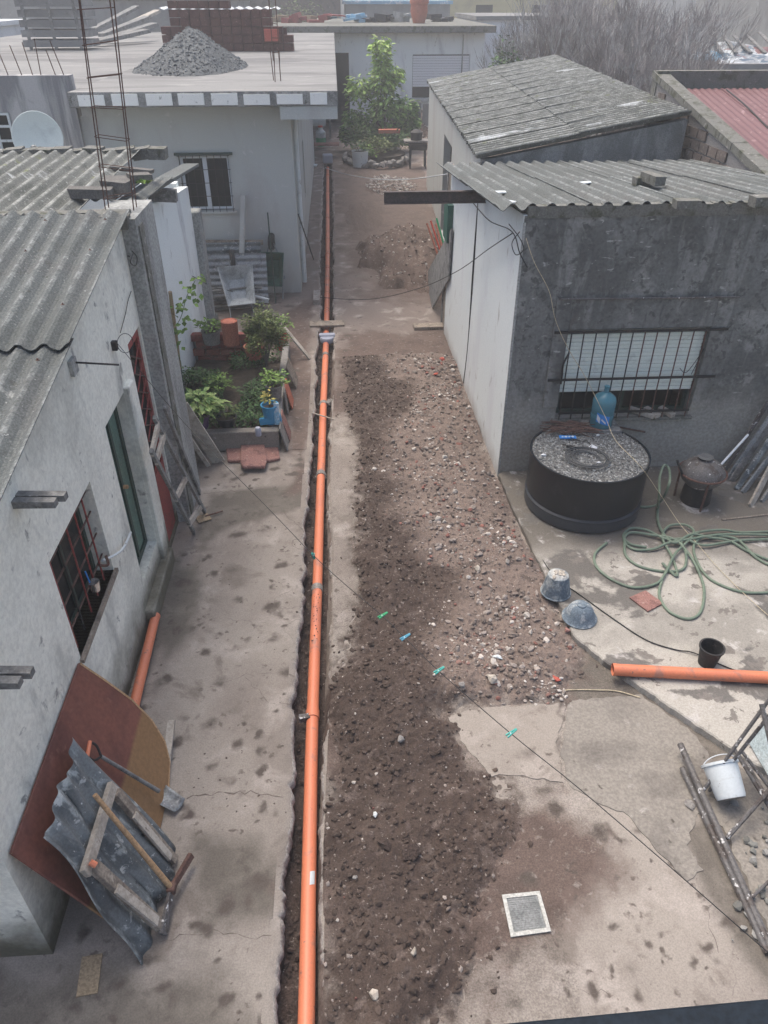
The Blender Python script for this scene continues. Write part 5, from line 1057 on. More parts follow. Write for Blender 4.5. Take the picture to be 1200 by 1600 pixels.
# bamboo stake with climbing vine
c0, c1 = G(283, 605, .2), PY(263, 456, 10.2); t = T('vine_on_stake', 'climbing vine with heart shaped leaves on a bamboo stake', 'vine', c0)
c1 = V((c1.x, 10.3, PY(263, 456, 10.3).z)); MB().tube([c0, c0.lerp(c1, .5) + V((.01, 0, 0)), c1], [.032, .03, .027], 8).build('stake', m_bamb, t)
mb = MB(); vp = smooth_path([c0, c0.lerp(c1, .3) + V((.05, -.05, 0)), c0.lerp(c1, .55) + V((-.05, -.03, 0)), c0.lerp(c1, .75) + V((.12, 0, .02)), c1 + V((.2, .1, -.1)), c1 + V((.35, .1, .12))]); mb.tube(vp, .005, 5); mb.build('stems', m_leafd, t)
mb = MB()
for k in range(70):
    p_ = random.choice(vp[len(vp) // 3:]) + V((random.uniform(-.14, .18), random.uniform(-.1, .1), random.uniform(-.08, .08))); mb.leaf(p_, V((random.uniform(-1, 1), random.uniform(-1, .3), random.uniform(-.8, .3))), V((0, -.5, 1)), random.uniform(.06, .11), .075)
mb.build('leaves', m_leaf, t)
tag(MB().tube([G(290, 622, .2), G(283, 578, .55)], .008, 6).build('green_cane', m_gdark), 'thin dark green cane beside the bamboo stake', 'cane')

# slabs leaning on the right side of the bed
for k, (a_, b_, w_, mm, lb) in enumerate([((447, 562), (462, 608), .42, m_wood, 'brownish flat slab leaning farthest along the bed side'), ((446, 598), (456, 640), .34, m_terra, 'red tile leaning against the bed side near its middle'), ((441, 606), (449, 648), .30, m_gstone, 'dark grey tile leaning just left of the red tile'), ((437, 664), (448, 706), .30, m_gstone, 'grey slab leaning nearest at the front corner of the bed'), ((438, 645), (452, 690), .28, m_rstone, 'pale reddish slab leaning behind the grey corner slab')]):
    bb_ = G(*b_, .0); tp = V((-.90, bb_.y, .34)); yy = bb_.y; pr = [V((-.915, yy, .36)), V((-.915, yy + w_, .36)), V((bb_.x, yy + w_ * .96, .0)), V((bb_.x, yy, .0))]
    tag(MB().prism(pr, (.018, 0, .012)).build('leaning_slab', mm, bevel=.003), lb, 'slab')
# pale stick
a_, b_ = G(444, 512, .5), G(484, 560, .02); tag(MB().beam(a_, b_, .07, .03).build('pale_stick', m_woodl), 'long pale batten leaning down from the red pot to the ground', 'batten')
a_, b_ = G(412, 487, .35), G(440, 520, .05); tag(MB().beam(a_, b_, .05, .03).build('pale_stick', m_woodl), 'short pale batten behind the olive bush', 'batten')
# three red stone slabs in front of bed
for k, (pp, z_, lb) in enumerate([([(352, 694), (378, 692), (382, 724), (356, 724)], .0, 'leftmost of the three flat red stone slabs'), ([(404, 692), (434, 696), (438, 720), (420, 724), (402, 722)], .0, 'rightmost of the three flat red stone slabs'), ([(377, 691), (412, 690), (418, 722), (414, 733), (380, 734), (376, 726)], .05, 'middle red stone slab resting on top of the other two')]):
    tag(MB().prism([G(*p_, z_) for p_ in pp], (0, 0, .05)).build('red_stone_slab', m_rstone, bevel=.012), lb, 'stone slab')

# ---- things against the grey house front
c = V((-2.3, CY - .25, 0))
for k, (x0, x1, z1, lb, mm) in enumerate([(-2.98, -1.60, 1.12, 'front corrugated metal sheet leaning on the grey house wall', m_zinc), (-2.94, -1.5, .92, 'lower corrugated metal sheet behind the barrow', m_barrow)]):
    yb = CY - .55 - .12 * k; tag(MB().corr((x0, yb, .02), (0, .32, z1), (1, 0, 0), math.hypot(.32, z1), x1 - x0, .125, .014, .004, per=6).build('corrugated_sheet', mm), lb, 'metal sheet')
tag(MB().beam((-2.98, CY - .22, 1.13), (-1.55, CY - .22, 1.11), .05, .09).build('timber_rail', m_wood), 'brown timber rail resting along the top of the corrugated sheets', 'timber')
tag(MB().beam((-2.05, CY - .42, .4), (-1.86, CY - .1, 1.98), .10, .04).build('upright_board', m_wallC), 'narrow grey board standing right of the barred window', 'board')
# wheelbarrow tipped up
def barrow(name, label, base, m, s=1.0, rot=0, tilt=40):
    t = T(name, label, 'wheelbarrow', base); R = Matrix.Rotation(rot, 3, 'Z') @ Matrix.Rotation(math.radians(tilt), 3, 'X'); B = V(base)
    def P(a, b, cc): return B + R @ V((a * s, b * s, -cc * s))
    def tray(u, v): # inverted tray
        x_ = (u - .5) * 2; y_ = (v - .5) * 2; k = max(abs(x_), abs(y_)); dep = .26 * (1 - min(1, max(0, (k - .55) / .45)) ** .8)
        return P(x_ * (.33 + .04 * y_), y_ * .42, dep - .1)
    o = MB().grid(tray, 16, 16).build('tray', m, t, smooth=True); o.modifiers.new('thick', 'SOLIDIFY').thickness = .006
    rim = [P(x_ * (.33 + .04 * y_), y_ * .42, -.1) for x_, y_ in ((-1, -1), (1, -1), (1, 1), (-1, 1), (-1, -1))]; MB().tube(rim, .011, 6).build('tray_rim', m, t)
    for i in (-1, 1):
        MB().tube(smooth_path([P(i * .05, .62, .10), P(i * .20, .2, .20), P(i * .24, -.35, .19), P(i * .27, -.85, .05)]), .014, 7).build('handle', m_barrow, t)
        MB().tube(smooth_path([P(i * .22, -.2, .19), P(i * .22, -.30, .45), P(i * .2, -.12, .47), P(i * .2, -.05, .2)]), .012, 6).build('leg', m_barrow, t)
    wl_ = MB().lathe(P(0, .66, .12), [(.13, -.03), (.16, -.035), (.175, 0), (.16, .035), (.13, .03)], 20, R @ Matrix.Rotation(math.radians(90), 3, 'Y')).build('wheel', m_blk, t, smooth=True)
    MB().lathe(P(0, .66, .12), [(0, -.012), (.13, -.02), (.13, .02), (0, .012)], 16, R @ Matrix.Rotation(math.radians(90), 3, 'Y')).build('rim', m_rred, wl_)
    return t
barrow('wheelbarrow', 'grey steel wheelbarrow tipped up against the corrugated sheets', PY(372, 448, 14.5), mat('galvanised', (.42, .45, .46), [('n', 6, .45, .65, (.28, .3, .31))], rough=.5, bump=.1), .9, .25, 55)
barrow('wheelbarrow', 'dark green wheelbarrow standing on end at the grey house corner', PY(424, 420, 15.35), m_ggreen, .78, -.2, 80)
tag(MB().tube([V((-1.36, 15.0, .0)), V((-1.42, 15.55, 1.65))], .014, 6).build('long_tool_handle', m_gdark), 'long dark tool handle standing in front of the green wheelbarrow', 'tool handle')
a_, b_ = PY(395, 462, 14.6), PY(420, 468, 14.5); tag(MB().beam(a_, b_, .06, .03).build('white_batten', m_white), 'short white batten sticking out right of the grey wheelbarrow', 'batten')
mb = MB()
for k in range(9): mb.beam(V((-3.0 + random.uniform(0, .3), 14.6 + random.uniform(-.2, .3), .02 + .05 * k)), V((-1.5 + random.uniform(-.3, .1), 14.8 + random.uniform(-.2, .2), .06 + .05 * k)), .09, .03)
tag(stuff(mb.build('scrap_timber', m_woodg)), 'low jumble of grey scrap timber under the tipped wheelbarrow', 'scrap timber')

# ============================================================ MID RIGHT
pr = [G(665, 430, .0), G(675, 482, .0), PX(700, 437, 1.84), PX(705, 357, 1.84)]
tag(MB().prism(pr, (.03, 0, .02)).build('leaning_board', m_woodg), 'big grey board leaning against the side wall behind the gate posts', 'board')
for k, (a_, b_, mm, lb) in enumerate([((667, 349), (682, 392), m_terra, 'leftmost thin red pipe leaning behind the grey board'), ((673, 345), (686, 386), m_redp, 'second thin red pipe leaning behind the grey board'), ((681, 350), (689, 380), m_terra, 'short red pipe next to the green one behind the grey board'), ((682, 341), (692, 376), m_greenpeg, 'thin green pipe leaning behind the grey board')]):
    B_ = G(*b_, .5); A_ = PY(*a_, B_.y + .25); tag(MB().tube([A_, A_ + (B_ - A_) * 1.3], .022, 8).build('thin_pipe', mm), lb, 'pipe')
c = PX(708, 345, 1.93); tag(MB().box((1.86, c.y, c.z), (.12, .5, .6)).build('teal_box', m_ggreen), 'dark teal box hanging on the side wall above the grey board', 'box')

# ---- tree and planter
def tree(base, pts_top, h, rx, label):
    t = T('small_leafy_tree', label, 'tree', base); B = V(base)
    tips = []; mb = MB()
    for k in range(5):
        th = k * 1.3; mb.tube(smooth_path([B + V((.12 * math.cos(th), .12 * math.sin(th), 0)), B + V((.2 * math.cos(th), .2 * math.sin(th), .8)), B + V((.32 * math.cos(th), .32 * math.sin(th), 1.6))], 4), [.06 - .003 * i for i in range(9)], 7)
    mb.build('trunk', m_bark, t)
    lobes = [(0, 0, h - .40, .36, .42), (.02, 0, h - .95, .32, .4), (.5, 0, h - 1.25, .34, .33), (-.85, .1, h - 1.75, .48, .45), (.0, 0, h - 1.6, .5, .5), (.95, 0, h - 2.35, .42, .4), (-1.0, 0, h - 2.75, .5, .4), (.2, 0, h - 2.4, .7, .6), (-.45, .1, h - 3.0, .7, .5), (.85, .0, h - 3.1, .5, .45), (0, 0, h - 3.5, .7, .5), (-1.25, 0, h - 3.3, .36, .35), (1.2, 0, h - 2.9, .3, .3)]
    bmb = MB()
    for (lx, ly, lz, lr, lh) in lobes: bmb.tube(smooth_path([B + V((0, 0, 1.0)), B + V((lx * .3, ly, 1 + (lz - 1) * .5)), B + V((lx, ly, lz))], 3), [.045, .04, .035, .028, .022, .015, .01], 5)
    bmb.build('branches', m_bark, t); lm = MB()
    for (lx, ly, lz, lr, lh) in lobes:
        for k in range(int(1150 * lr * lr + 170)):
            th = random.uniform(0, 6.28); ph = math.acos(random.uniform(-1, 1)); r = random.random() ** .45 * (1 + .35 * math.sin(th * 4 + lz) * math.sin(ph * 3))
            p = B + V((lx + lr * r * math.sin(ph) * math.cos(th), ly + lr * r * math.sin(ph) * math.sin(th), lz + lh * r * math.cos(ph)))
            lm.leaf(p, V((math.cos(th), math.sin(th), random.uniform(-.9, .4))), V((random.uniform(-.6, .6), random.uniform(-.6, .6), 1)), random.uniform(.14, .28), random.uniform(.08, .15))
    lm.build('crown', m_leaft, t); return t
c = G(596, 236, 0); tree(c, None, PY(597, 58, c.y).z, 1.5, 'leafy young tree with bright top growing in the planter')
pb = T('stone_planter', 'low stone planter of green plants around the tree foot', 'planter', c)
mb = MB(); c_ = G(588, 252, 0)
for k in range(52): th = k / 52 * 6.28; mb.stone((c_.x + 1.15 * math.cos(th), c_.y + 1.6 * math.sin(th), .14 + random.uniform(-.05, .08)), .17)
mb.build('stone_edge', m_gstone, pb); MB().lathe((c_.x, c_.y, .0), [(1.1, 0), (1.1, .3), (0, .34)], 24).build('bed_soil', m_gard, pb)
for k, (px_, py_, rx_, h_, mm, lb, n_) in enumerate([(560, 236, .62, 1.0, m_leafd, 'dark bushy plant at the left of the stone planter', 700), (590, 245, .7, .7, m_leafo, 'olive low plant at the front of the stone planter', 600), (622, 240, .65, .75, m_leafd, 'dark green plant at the right of the stone planter', 600), (575, 250, .35, .5, m_leaf, 'small bright plant in the planter front left', 200)]):
    c1_ = G(px_, py_, .2); t = T('planter_shrub', lb, 'shrub', c1_); foliage(c1_, rx_, rx_, h_, n_, .14, mm, parent=t, stems=6)
c1_ = G(563, 262, 0); t = pot(c1_, .26, .30, .55, m_white, 'white round pot at the left of the stone planter')
foliage(c1_ + V((0, 0, .5)), .3, .3, .4, 120, .12, m_leafd, parent=t, stems=3)
c1_ = G(608, 232, .35); tag(MB().box((c1_.x, c1_.y, .95), (.8, .3, .12), .03).build('red_tray', m_terra), 'red tray sitting among the planter plants', 'tray')
c1_ = G(652, 262, 0); t = T('iron_grill', 'black iron grill on legs right of the planter', 'grill', c1_)
MB().box(c1_ + V((0, 0, .72)), (.62, .5, .2)).build('fire_box', m_blk, t); [MB().tube([c1_ + V((i * .28, j * .2, 0)), c1_ + V((i * .26, j * .2, .65))], .025, 6).build('leg', m_blk, t) for i in (-1, 1) for j in (-1, 1)]
MB().box(c1_ + V((0, .1, .88)), (1.0, .6, .05)).build('shelf', m_gstone, t); MB().lathe(c1_ + V((-.05, .1, .905)), [(.2, 0), (.22, .25), (.1, .34), (0, .34)], 12).build('cooking_pot', m_blk, t, smooth=True)
# fence panels behind tree
t = T('metal_panel_fence', 'dark grey blue metal panel fence behind the tree under the far window', 'fence', (4, 36, 0))
for k in range(7): MB().bb(2.3 + .36 * k, 2.62 + .36 * k, 36.0, 36.03, 0, 1.35 + .06 * (k % 2)).build('panel', m_zinc if k % 2 else m_fardk, t)
MB().bb(2.2, 4.9, 36.04, 36.1, 1.0, 1.08).build('rail', m_blk, t)

# ============================================================ BARE THICKET, distant shrubs
def bare_tree(base, h, spread, seed, label, n0=5):
    rd = random.Random(seed); t = T('bare_tree', label, 'tree', base, 'bare trees in the thicket'); tb = MB(); tw = MB()
    def grow(mb, p, d_, ln, r, lvl):
        q_ = p + d_ * ln * .5 + V((rd.uniform(-.06, .06), rd.uniform(-.06, .06), 0)) * ln; e = q_ + (d_ + V((rd.uniform(-.25, .25), rd.uniform(-.25, .25), .12))).normalized() * ln * .5
        (tb if lvl < 2 else tw).tube([p, q_, e], [r, r * .85, r * .7], 6 if lvl < 2 else 3, False)
        if lvl >= 5: return
        
        for k in range(rd.choice([2, 3, 4]) + (lvl == 0) * 2):
            nd = (d_ + V((rd.uniform(-1, 1) * spread, rd.uniform(-1, 1) * spread, rd.uniform(.0, .6)))).normalized(); grow(mb, q_.lerp(e, rd.uniform(.1, 1)), nd, ln * rd.uniform(.6, .82), r * .66, lvl + 1)
    for k in range(n0): grow(tb, V(base), V((rd.uniform(-.4, .4), rd.uniform(-.4, .4), 1)).normalized(), h * .34, .045, 0)
    tb.build('trunk', m_twig, t); tw.build('twigs', m_twig, t); return t
bl = ['bare tree leftmost in the thicket just right of the evergreen bush', 'second bare tree from the left above the tilted roof', 'tall bare tree in the middle of the thicket', 'bare tree right of the middle of the thicket behind the tilted roof', 'bare tree near the brick party wall top', 'bare tree in front of the distant grey block', 'low bare tree behind the red roof corner', 'thin bare tree far right before the scrap mound', 'bare tree behind the tilted roof crest at its right', 'rearmost bare tree high on the right skyline']
for k, (px_, yy, h_) in enumerate([(835, 31, 5.0), (880, 29, 5.4), (925, 31, 5.6), (965, 28, 5.2), (1010, 26, 4.8), (1060, 30, 5.2), (1040, 22, 4.2), (1105, 27, 4.0), (985, 24, 4.3), (900, 35, 6.0)]):
    p_ = PY(px_, 100, yy); bare_tree((p_.x, yy, .3), h_ * 1.02, .58, 50 + k, bl[k])
for k, (px_, yy, rx_, h_, lb, mm) in enumerate([(800, 30, 1.0, 3.7, 'grey green evergreen bush at the right end of the far house', m_leafd), (775, 31, .6, 3.0, 'narrow evergreen shrub right against the far house corner', m_leafd), (470, 54, 2.2, 5.2, 'green tree tops behind the brick stack', m_leafo), (340, 52, 2.5, 5.3, 'dark tree crown beyond the brick stack at its left', m_leafd)]):
    p_ = PY(px_, 60, yy); t = T('evergreen_bush', lb, 'bush', (p_.x, yy, 0)); foliage((p_.x, yy, .2), rx_, rx_, h_, 2200, .2, mm, parent=t, stems=8)

# ============================================================ PATIO OBJECTS
TC = V((2.85, 7.38, KZ)); TRr = .685; TH = .71
t = T('cut_water_tank', 'cut down black water tank filled with gravel in front of the barred window', 'water tank', TC)
MB().lathe(TC, [(TRr - .03, 0), (TRr + .005, .03), (TRr + .01, .17), (TRr - .012, .19), (TRr - .01, .22), (TRr, .24), (TRr, TH), (TRr + .008, TH + .012), (TRr - .012, TH + .012), (TRr - .015, TH - .05)], 72).build('tank_wall', m_black, t, smooth=True)
gz = lambda x_, y_: TC.z + TH - .02 + .04 * float(fbm(np.array([x_]), np.array([y_]), 3, 3)[0])
xx = np.linspace(-1, 1, 90); XX, YY = np.meshgrid(xx, xx); ZZ = TC.z + TH - .03 + .05 * fbm(XX, YY, 3, 5) + .02 * (1 - XX ** 2 - YY ** 2)
o = np_grid('gravel_fill', TC.x + XX * .69, TC.y + YY * .69, ZZ, m_gravbed, keep=np.hypot(XX, YY) < .955); tag(stuff(o)); o.parent = t; o.location = -TC
mb = MB()
for k in range(3600):
    a = random.uniform(0, 6.28); r = math.sqrt(random.random()) * .655; g_ = random.choice([.10, .16, .2, .24, .3, .36]) * random.uniform(.8, 1.2); u_, v_ = r * math.cos(a), r * math.sin(a)
    zf = ZZ[int((v_ / .69 + 1) / 2 * 89), int((u_ / .69 + 1) / 2 * 89)]; mb.stone((TC.x + u_, TC.y + v_, zf + .004), random.uniform(.006, .017), (g_, g_ * 1.02, g_ * 1.0))
for (u_, v_, r_) in ((-.57, -.07, .035), (.04, .05, .05), (.02, -.28, .022), (.2, .35, .02)): mb.stone((TC.x + u_, TC.y + v_, TC.z + TH + .02), r_, (.68, .70, .72))
stuff(mb.build('gravel_pieces', m_rub)).parent = t; COL.objects['gravel_pieces'].location -= TC
mb = MB()
for k in range(5):
    a0_ = random.uniform(0, 6.28); cx_, cy_ = random.uniform(-.3, .15), random.uniform(-.05, .35); r_ = random.uniform(.08, .2)
    mb.tube([TC + V((cx_ + r_ * (1 + .3 * math.sin(3 * a)) * math.cos(a + a0_), cy_ + r_ * .6 * math.sin(a + a0_), TH + .03 + .02 * math.sin(2 * a))) for a in np.linspace(0, 4.6, 26)], .004, 5)
tag(stuff(mb.build('tangled_cable', m_blk)), 'tangle of thin black cable on the gravel at the back of the tank', 'cable')
# coiled grey hose on the gravel
c = G(917, 716, KZ + TH + .03); mb = MB(); pts = []
for k in range(260):
    a = k / 260 * 6.28 * 6; r = .12 + .024 * (a / 6.28) + .006 * math.sin(a * 2.3); pts.append(c + V((r * math.cos(a), r * math.sin(a), .0 + .014 * math.sin(a * .9) + .02 * (k > 170))))
tag(mb.tube(pts, .0075, 6).build('coiled_hose', m_grey_hose, smooth=True), 'flat coil of thin grey hose lying on the gravel in the tank', 'hose')
mb = MB()
for k in range(60): a = random.uniform(0, 3.14); p_ = G(890 + random.uniform(-32, 34), 668 + random.uniform(-7, 9), KZ + TH + .06); d_ = V((1, random.uniform(-.7, .2), random.uniform(-.15, .25))).normalized(); mb.tube([p_ - d_ * .12, p_ + V((0, 0, .02)), p_ + d_ * random.uniform(.08, .22)], .005, 4)
tag(stuff(mb.build('twig_heap', mat('dry_twigs', (.14, .085, .07), bump=0, island=.5))), 'small heap of reddish brown twigs at the back of the tank', 'twigs')
c = G(887, 683, KZ + TH + .04); t = T('lettered_scrap', 'blue and white lettered scrap of packaging beside the twigs', 'packaging', c)
MB().box(c, (.20, .07, .008), -.1, None).build('packet', m_bluelab, t)
for k in range(4): MB().lathe(c + V((-.065 + .042 * k, 0, .005)), [(.010, 0), (.018, 0), (.018, .004), (.010, .004)] if k % 2 else [(.0, 0), (.014, 0), (.012, .005), (0, .005)], 8).build('letter', m_white, t)
# water jug on the sill
c = PY(935, 668, RY - .16); c.z = .90
jx, jy = c.x, RY - .20
t = T('water_jug', 'translucent blue water cooler jug standing in front of the window bars', 'water jug', (jx, jy, .84))
MB().lathe((jx, jy, .84), [(.13, 0), (.14, .02), (.136, .09), (.141, .1), (.141, .16), (.136, .17), (.141, .18), (.141, .33), (.136, .35), (.12, .385), (.07, .42), (.032, .44), (.03, .50), (.034, .505), (.034, .52), (0, .52)], 32).build('jug_body', m_jug, t, smooth=True)
MB().lathe((jx, jy, .855), [(0, 0), (.125, 0), (.125, .14), (0, .14)], 24).build('water', mat('blue_water', (.02, .07, .11), rough=.1, bump=0, grain=0), t, smooth=True)
def arc(r, a0, a1, z0, z1, m, nm): return MB().grid(lambda a, b: V((jx + r * math.sin(a0 + (a1 - a0) * a), jy - r * math.cos(a0 + (a1 - a0) * a), .84 + z0 + (z1 - z0) * b - .05 * a)), 8, 2).build(nm, m, t)
arc(.143, -.8, .35, .10, .22, m_bluelab, 'label'); arc(.1445, -.75, -.45, .13, .2, m_white, 'label_print'); arc(.1445, -.35, .05, .125, .15, m_white, 'label_print')
MB().bb(jx - .22, jx + .22, jy - .17, RY - .065, .80, .838).build('jug_shelf', m_woodg, t)
for i_ in (-.18, .18): MB().beam((jx + i_, RY - .03, .45), (jx + i_, jy - .1, .80), .03, .03).build('shelf_bracket', m_woodg, t)
a_, b_ = PY(965, 667, RY - .03), PY(1008, 675, RY - .03); tag(MB().tube([a_, b_], .012, 6).build('wall_rod', m_rust), 'thin dark rod on the wall right of the water jug', 'rod')
c = PY(952, 672, RY - .25); tag(MB().box((c.x, c.y, c.z), (.05, .03, .07)).build('purple_tag', m_purple), 'small purple tag hanging beside the water jug', 'tag')

# hose: big tangled loops
def hp(*pts): return smooth_path([G(x_, y_, KZ + z_) for x_, y_, z_ in pts], 8)
hs = T('garden_hose', 'long green garden hose lying in big tangled loops on the patio', 'hose', G(1060, 850, KZ))
loops = [
 hp((948, 848, .02), (930, 865, .015), (932, 885, .015), (955, 905, .015), (990, 918, .015), (1025, 912, .02), (1040, 895, .04), (1055, 865, .05), (1075, 845, .05), (1084, 830, .06), (1070, 820, .05), (1045, 822, .04), (1035, 840, .04), (1050, 870, .02), (1058, 900, .02), (1035, 880, .03)),
 hp((1035, 905, .02), (1030, 930, .015), (1045, 955, .015), (1075, 967, .015), (1095, 955, .015), (1100, 920, .015), (1088, 885, .03), (1072, 860, .05), (1052, 842, .06), (1020, 836, .04), (985, 832, .03), (975, 845, .02), (990, 858, .02), (1020, 858, .03), (1045, 848, .05), (1080, 842, .06), (1130, 835, .05), (1210, 836, .03)),
 hp((976, 846, .03), (978, 868, .02), (1000, 885, .015), (1040, 893, .015), (1068, 888, .02), (1072, 865, .04), (1065, 845, .05), (1090, 832, .05), (1130, 828, .04), (1160, 832, .03), (1210, 830, .02)),
 hp((1215, 925, .015), (1160, 925, .015), (1110, 905, .015), (1088, 875, .015), (1085, 850, .03), (1105, 838, .04), (1150, 842, .03), (1180, 870, .02), (1215, 890, .015)),
 hp((1215, 880, .02), (1170, 862, .02), (1140, 845, .03), (1110, 840, .05), (1080, 835, .07), (1055, 848, .06), (1040, 838, .05), (1028, 815, .03), (1028, 790, .02)),
 hp((1210, 842, .03), (1150, 845, .03), (1100, 852, .04), (1070, 842, .05), (1040, 842, .05), (1010, 828, .04), (985, 826, .02), (974, 838, .02), (985, 850, .02), (1010, 855, .015)),
]
for L_i in loops: MB().tube(L_i, .015, 8).build('hose_loop', m_hose, hs, smooth=True)
up_ = smooth_path([G(1028, 795, KZ + .02), PY(1030, 770, 6.95), PY(1031, 745, 7.3), PY(1038, 727, 7.45), PY(1046, 735, 7.4), PY(1045, 758, 7.1), G(1030, 786, KZ + .03), G(1010, 792, KZ + .02), G(985, 790, KZ + .02)], 8)
MB().tube(up_, .015, 8).build('hose_loop', m_hose, hs, smooth=True)
# dark kettle / metal stove with ring
c = G(1085, 782, KZ); t = T('round_iron_stove', 'round dark iron stove pot with a ring rim by the wall', 'stove pot', c)
MB().lathe(c, [(.16, .25), (.23, .32), (.26, .40), (.26, .44), (.20, .52), (.10, .57), (0, .58)], 28).build('lid', m_steel, t, smooth=True)
ringp = [c + V((.275 * math.cos(a), .275 * math.sin(a), .42)) for a in np.linspace(0, 6.283, 30)]; MB().tube(ringp, .012, 6, False).build('ring_rim', m_rust, t)
MB().lathe(c, [(.17, .0), (.18, .02), (.16, .25)], 20).build('stove_body', m_blk, t, smooth=True)
for a in (.6, 2.6, 4.6): MB().tube([c + V((.24 * math.cos(a), .24 * math.sin(a), 0)), c + V((.25 * math.cos(a), .25 * math.sin(a), .42))], .014, 6).build('leg', m_rust, t)
MB().tube([c + V((-.27, -.05, .42)), c + V((-.34, -.03, .55)), c + V((-.36, -.01, .60))], .014, 6).build('hook', m_blk, t)
cc = c + V((.0, .03, .585)); tag(MB().lathe(cc, [(.055, 0), (.085, .02), (.09, .025), (.05, .018), (0, .012)], 18).build('tin_ashtray', m_shine, smooth=True), 'shiny tin dish on top of the iron stove pot', 'dish')
a_, b_ = PY(1112, 742, 7.35), PY(1150, 700, 7.5); tag(MB().tube([a_, a_.lerp(b_, 1.5)], .014, 8).build('pale_rod', m_alu), 'pale metal rod slanting from the stove to the leaning planks', 'rod')
# planks leaning at the right
for k, (a_, b_, w_, mm, lb) in enumerate([((1225, 590), (1128, 742), .05, m_steel, 'leftmost dark bar of the leaning bundle at right'), ((1215, 640), (1143, 752), .09, m_woodg, 'second leaning grey plank from the left at the right edge'), ((1235, 640), (1150, 765), .08, m_zinc, 'blue grey leaning plank in the middle of the bundle'), ((1240, 665), (1160, 770), .07, m_barrow, 'light metal profile leaning in the bundle'), ((1225, 690), (1172, 792), .10, m_woodl, 'frontmost pale plank of the leaning bundle'), ((1245, 700), (1190, 785), .08, m_woodg, 'grey plank at the right end of the leaning bundle'), ((1228, 615), (1136, 748), .05, m_barrow, 'thin grey bar behind the leaning planks')]):
    B_ = G(*b_, KZ); A_ = PY(*a_, RY - .08 - .02 * k); tag(MB().beam(A_, B_, w_, .03, (0, 1, 0)).build('leaning_bar', mm, bevel=.002), lb, 'plank')
a_, b_ = G(1128, 812, KZ + .01), G(1210, 803, KZ + .01); tag(MB().tube([a_, b_], .012, 6).build('ground_rod', m_wood), 'brown stick lying on the patio behind the hose', 'stick')
# upturned bucket and bowl
c = G(868, 925, KZ); t = T('upturned_bucket', 'mortar caked bucket turned upside down at the patio edge', 'bucket', c)
MB().lathe(c, [(.155, 0), (.16, .012), (.15, .02), (.125, .15), (.105, .235), (.08, .245), (0, .245)], 26).build('bucket_body', m_bucket, t, smooth=True)
mb = MB(); [mb.stone(c + V((random.uniform(-.06, .06), random.uniform(-.06, .06), .245)), .028, flat=.5) for _ in range(12)]; mb.build('mortar_crust', m_woodl, t)
c = G(905, 965, KZ); t = T('upturned_bowl', 'blue grey mortar bowl turned upside down beside the upturned bucket', 'bowl', c)
MB().lathe(c, [(.17, 0), (.175, .012), (.155, .025), (.135, .09), (.10, .15), (.06, .17), (.05, .165), (.045, .178), (0, .178)], 28).build('bowl_body', m_bucket2, t, smooth=True)
# tile
pp = [(983, 935), (1008, 924), (1036, 944), (1012, 957)]
tag(MB().prism([G(*p_, KZ + .002) for p_ in pp], (0, 0, .018)).build('floor_tile', m_rstone, bevel=.002), 'single square brownish tile lying on the patio below the hose', 'tile')
# black bucket
c = G(1104, 1036, KZ); t = T('black_bucket', 'small open black bucket standing behind the orange pipe', 'bucket', c)
MB().lathe(c, [(0, .005), (.078, .0), (.105, .20), (.115, .20), (.115, .215), (.10, .215), (.075, .012), (0, .012)], 28).build('bucket_body', m_blk, t, smooth=True)
# long orange pipe
a_, b_ = G(957, 1046, KZ + .056), G(1260, 1062, KZ + .056); t = T('loose_orange_pipe', 'loose orange pipe lying across the patio corner at right', 'pipe', a_)
MB().tube([a_, b_], .055, 20, False).build('pipe_tube', m_orange, t, smooth=True); MB().tube([a_ + (b_ - a_) * .012, b_], .05, 18).build('pipe_inside', m_blk, t)
MB().tube([a_, a_ + (b_ - a_).normalized() * .035], .0575, 20, False).build('rim', m_orange, t, smooth=True)
# ropes and wires
def wire(pts, r, m, name, label, cat='wire', k=8): return tag(MB().tube(smooth_path(pts, k), r, 6).build(name, m, smooth='all'), label, cat)
wire([G(800, 795, .04), G(835, 855, .06), G(870, 905, KZ + .02), G(900, 925, KZ + .01), G(960, 968, KZ + .01), G(1010, 1000, KZ + .01), G(1055, 1015, KZ + .01), G(1084, 1020, KZ + .02), G(1130, 1040, KZ + .01), G(1160, 1050, KZ + .01), G(1230, 1062, KZ + .01)], .006, m_blk, 'ground_cable', 'dark cable running over the patio past the black bucket', 'cable')
wire([G(840, 1082, .03), G(890, 1078, .02), G(930, 1078, .02), G(965, 1080, .02), G(1000, 1090, .02)], .005, m_cream, 'cord', 'pale cord lying along the edge of the rubble below the patio kerb', 'cord')
wire([PY(822, 372, 8.05), PY(835, 410, 7.95), PY(858, 455, 7.9), PY(868, 500, 7.9), PY(888, 545, 7.85), PY(915, 590, 7.7), PY(945, 650, 7.5), PY(962, 688, 7.2), PY(1000, 728, 6.7), G(1030, 770, KZ + .4), G(1062, 818, KZ + .1), G(1090, 850, KZ + .05), G(1120, 885, KZ + .02), G(1165, 930, KZ + .02), G(1210, 970, KZ + .02)], .0033, m_cream, 'cord', 'cream cord hanging from the roof corner across the window down to the hose', 'cord')
wire([PY(740, 318, 9.5), PY(765, 345, 9.0), PY(800, 362, 8.1), PY(812, 395, 8.05), PY(824, 418, 8.05)], .006, m_blk, 'corner_wire', 'black wires dangling at the top corner of the white side wall')
wire([PY(795, 350, 8.2), PY(812, 372, 8.05), PY(818, 390, 8.05), PY(806, 398, 8.05), PY(800, 380, 8.1), PY(812, 362, 8.05)], .005, m_blk, 'corner_wire', 'looped knot of black wire just under the roof corner')
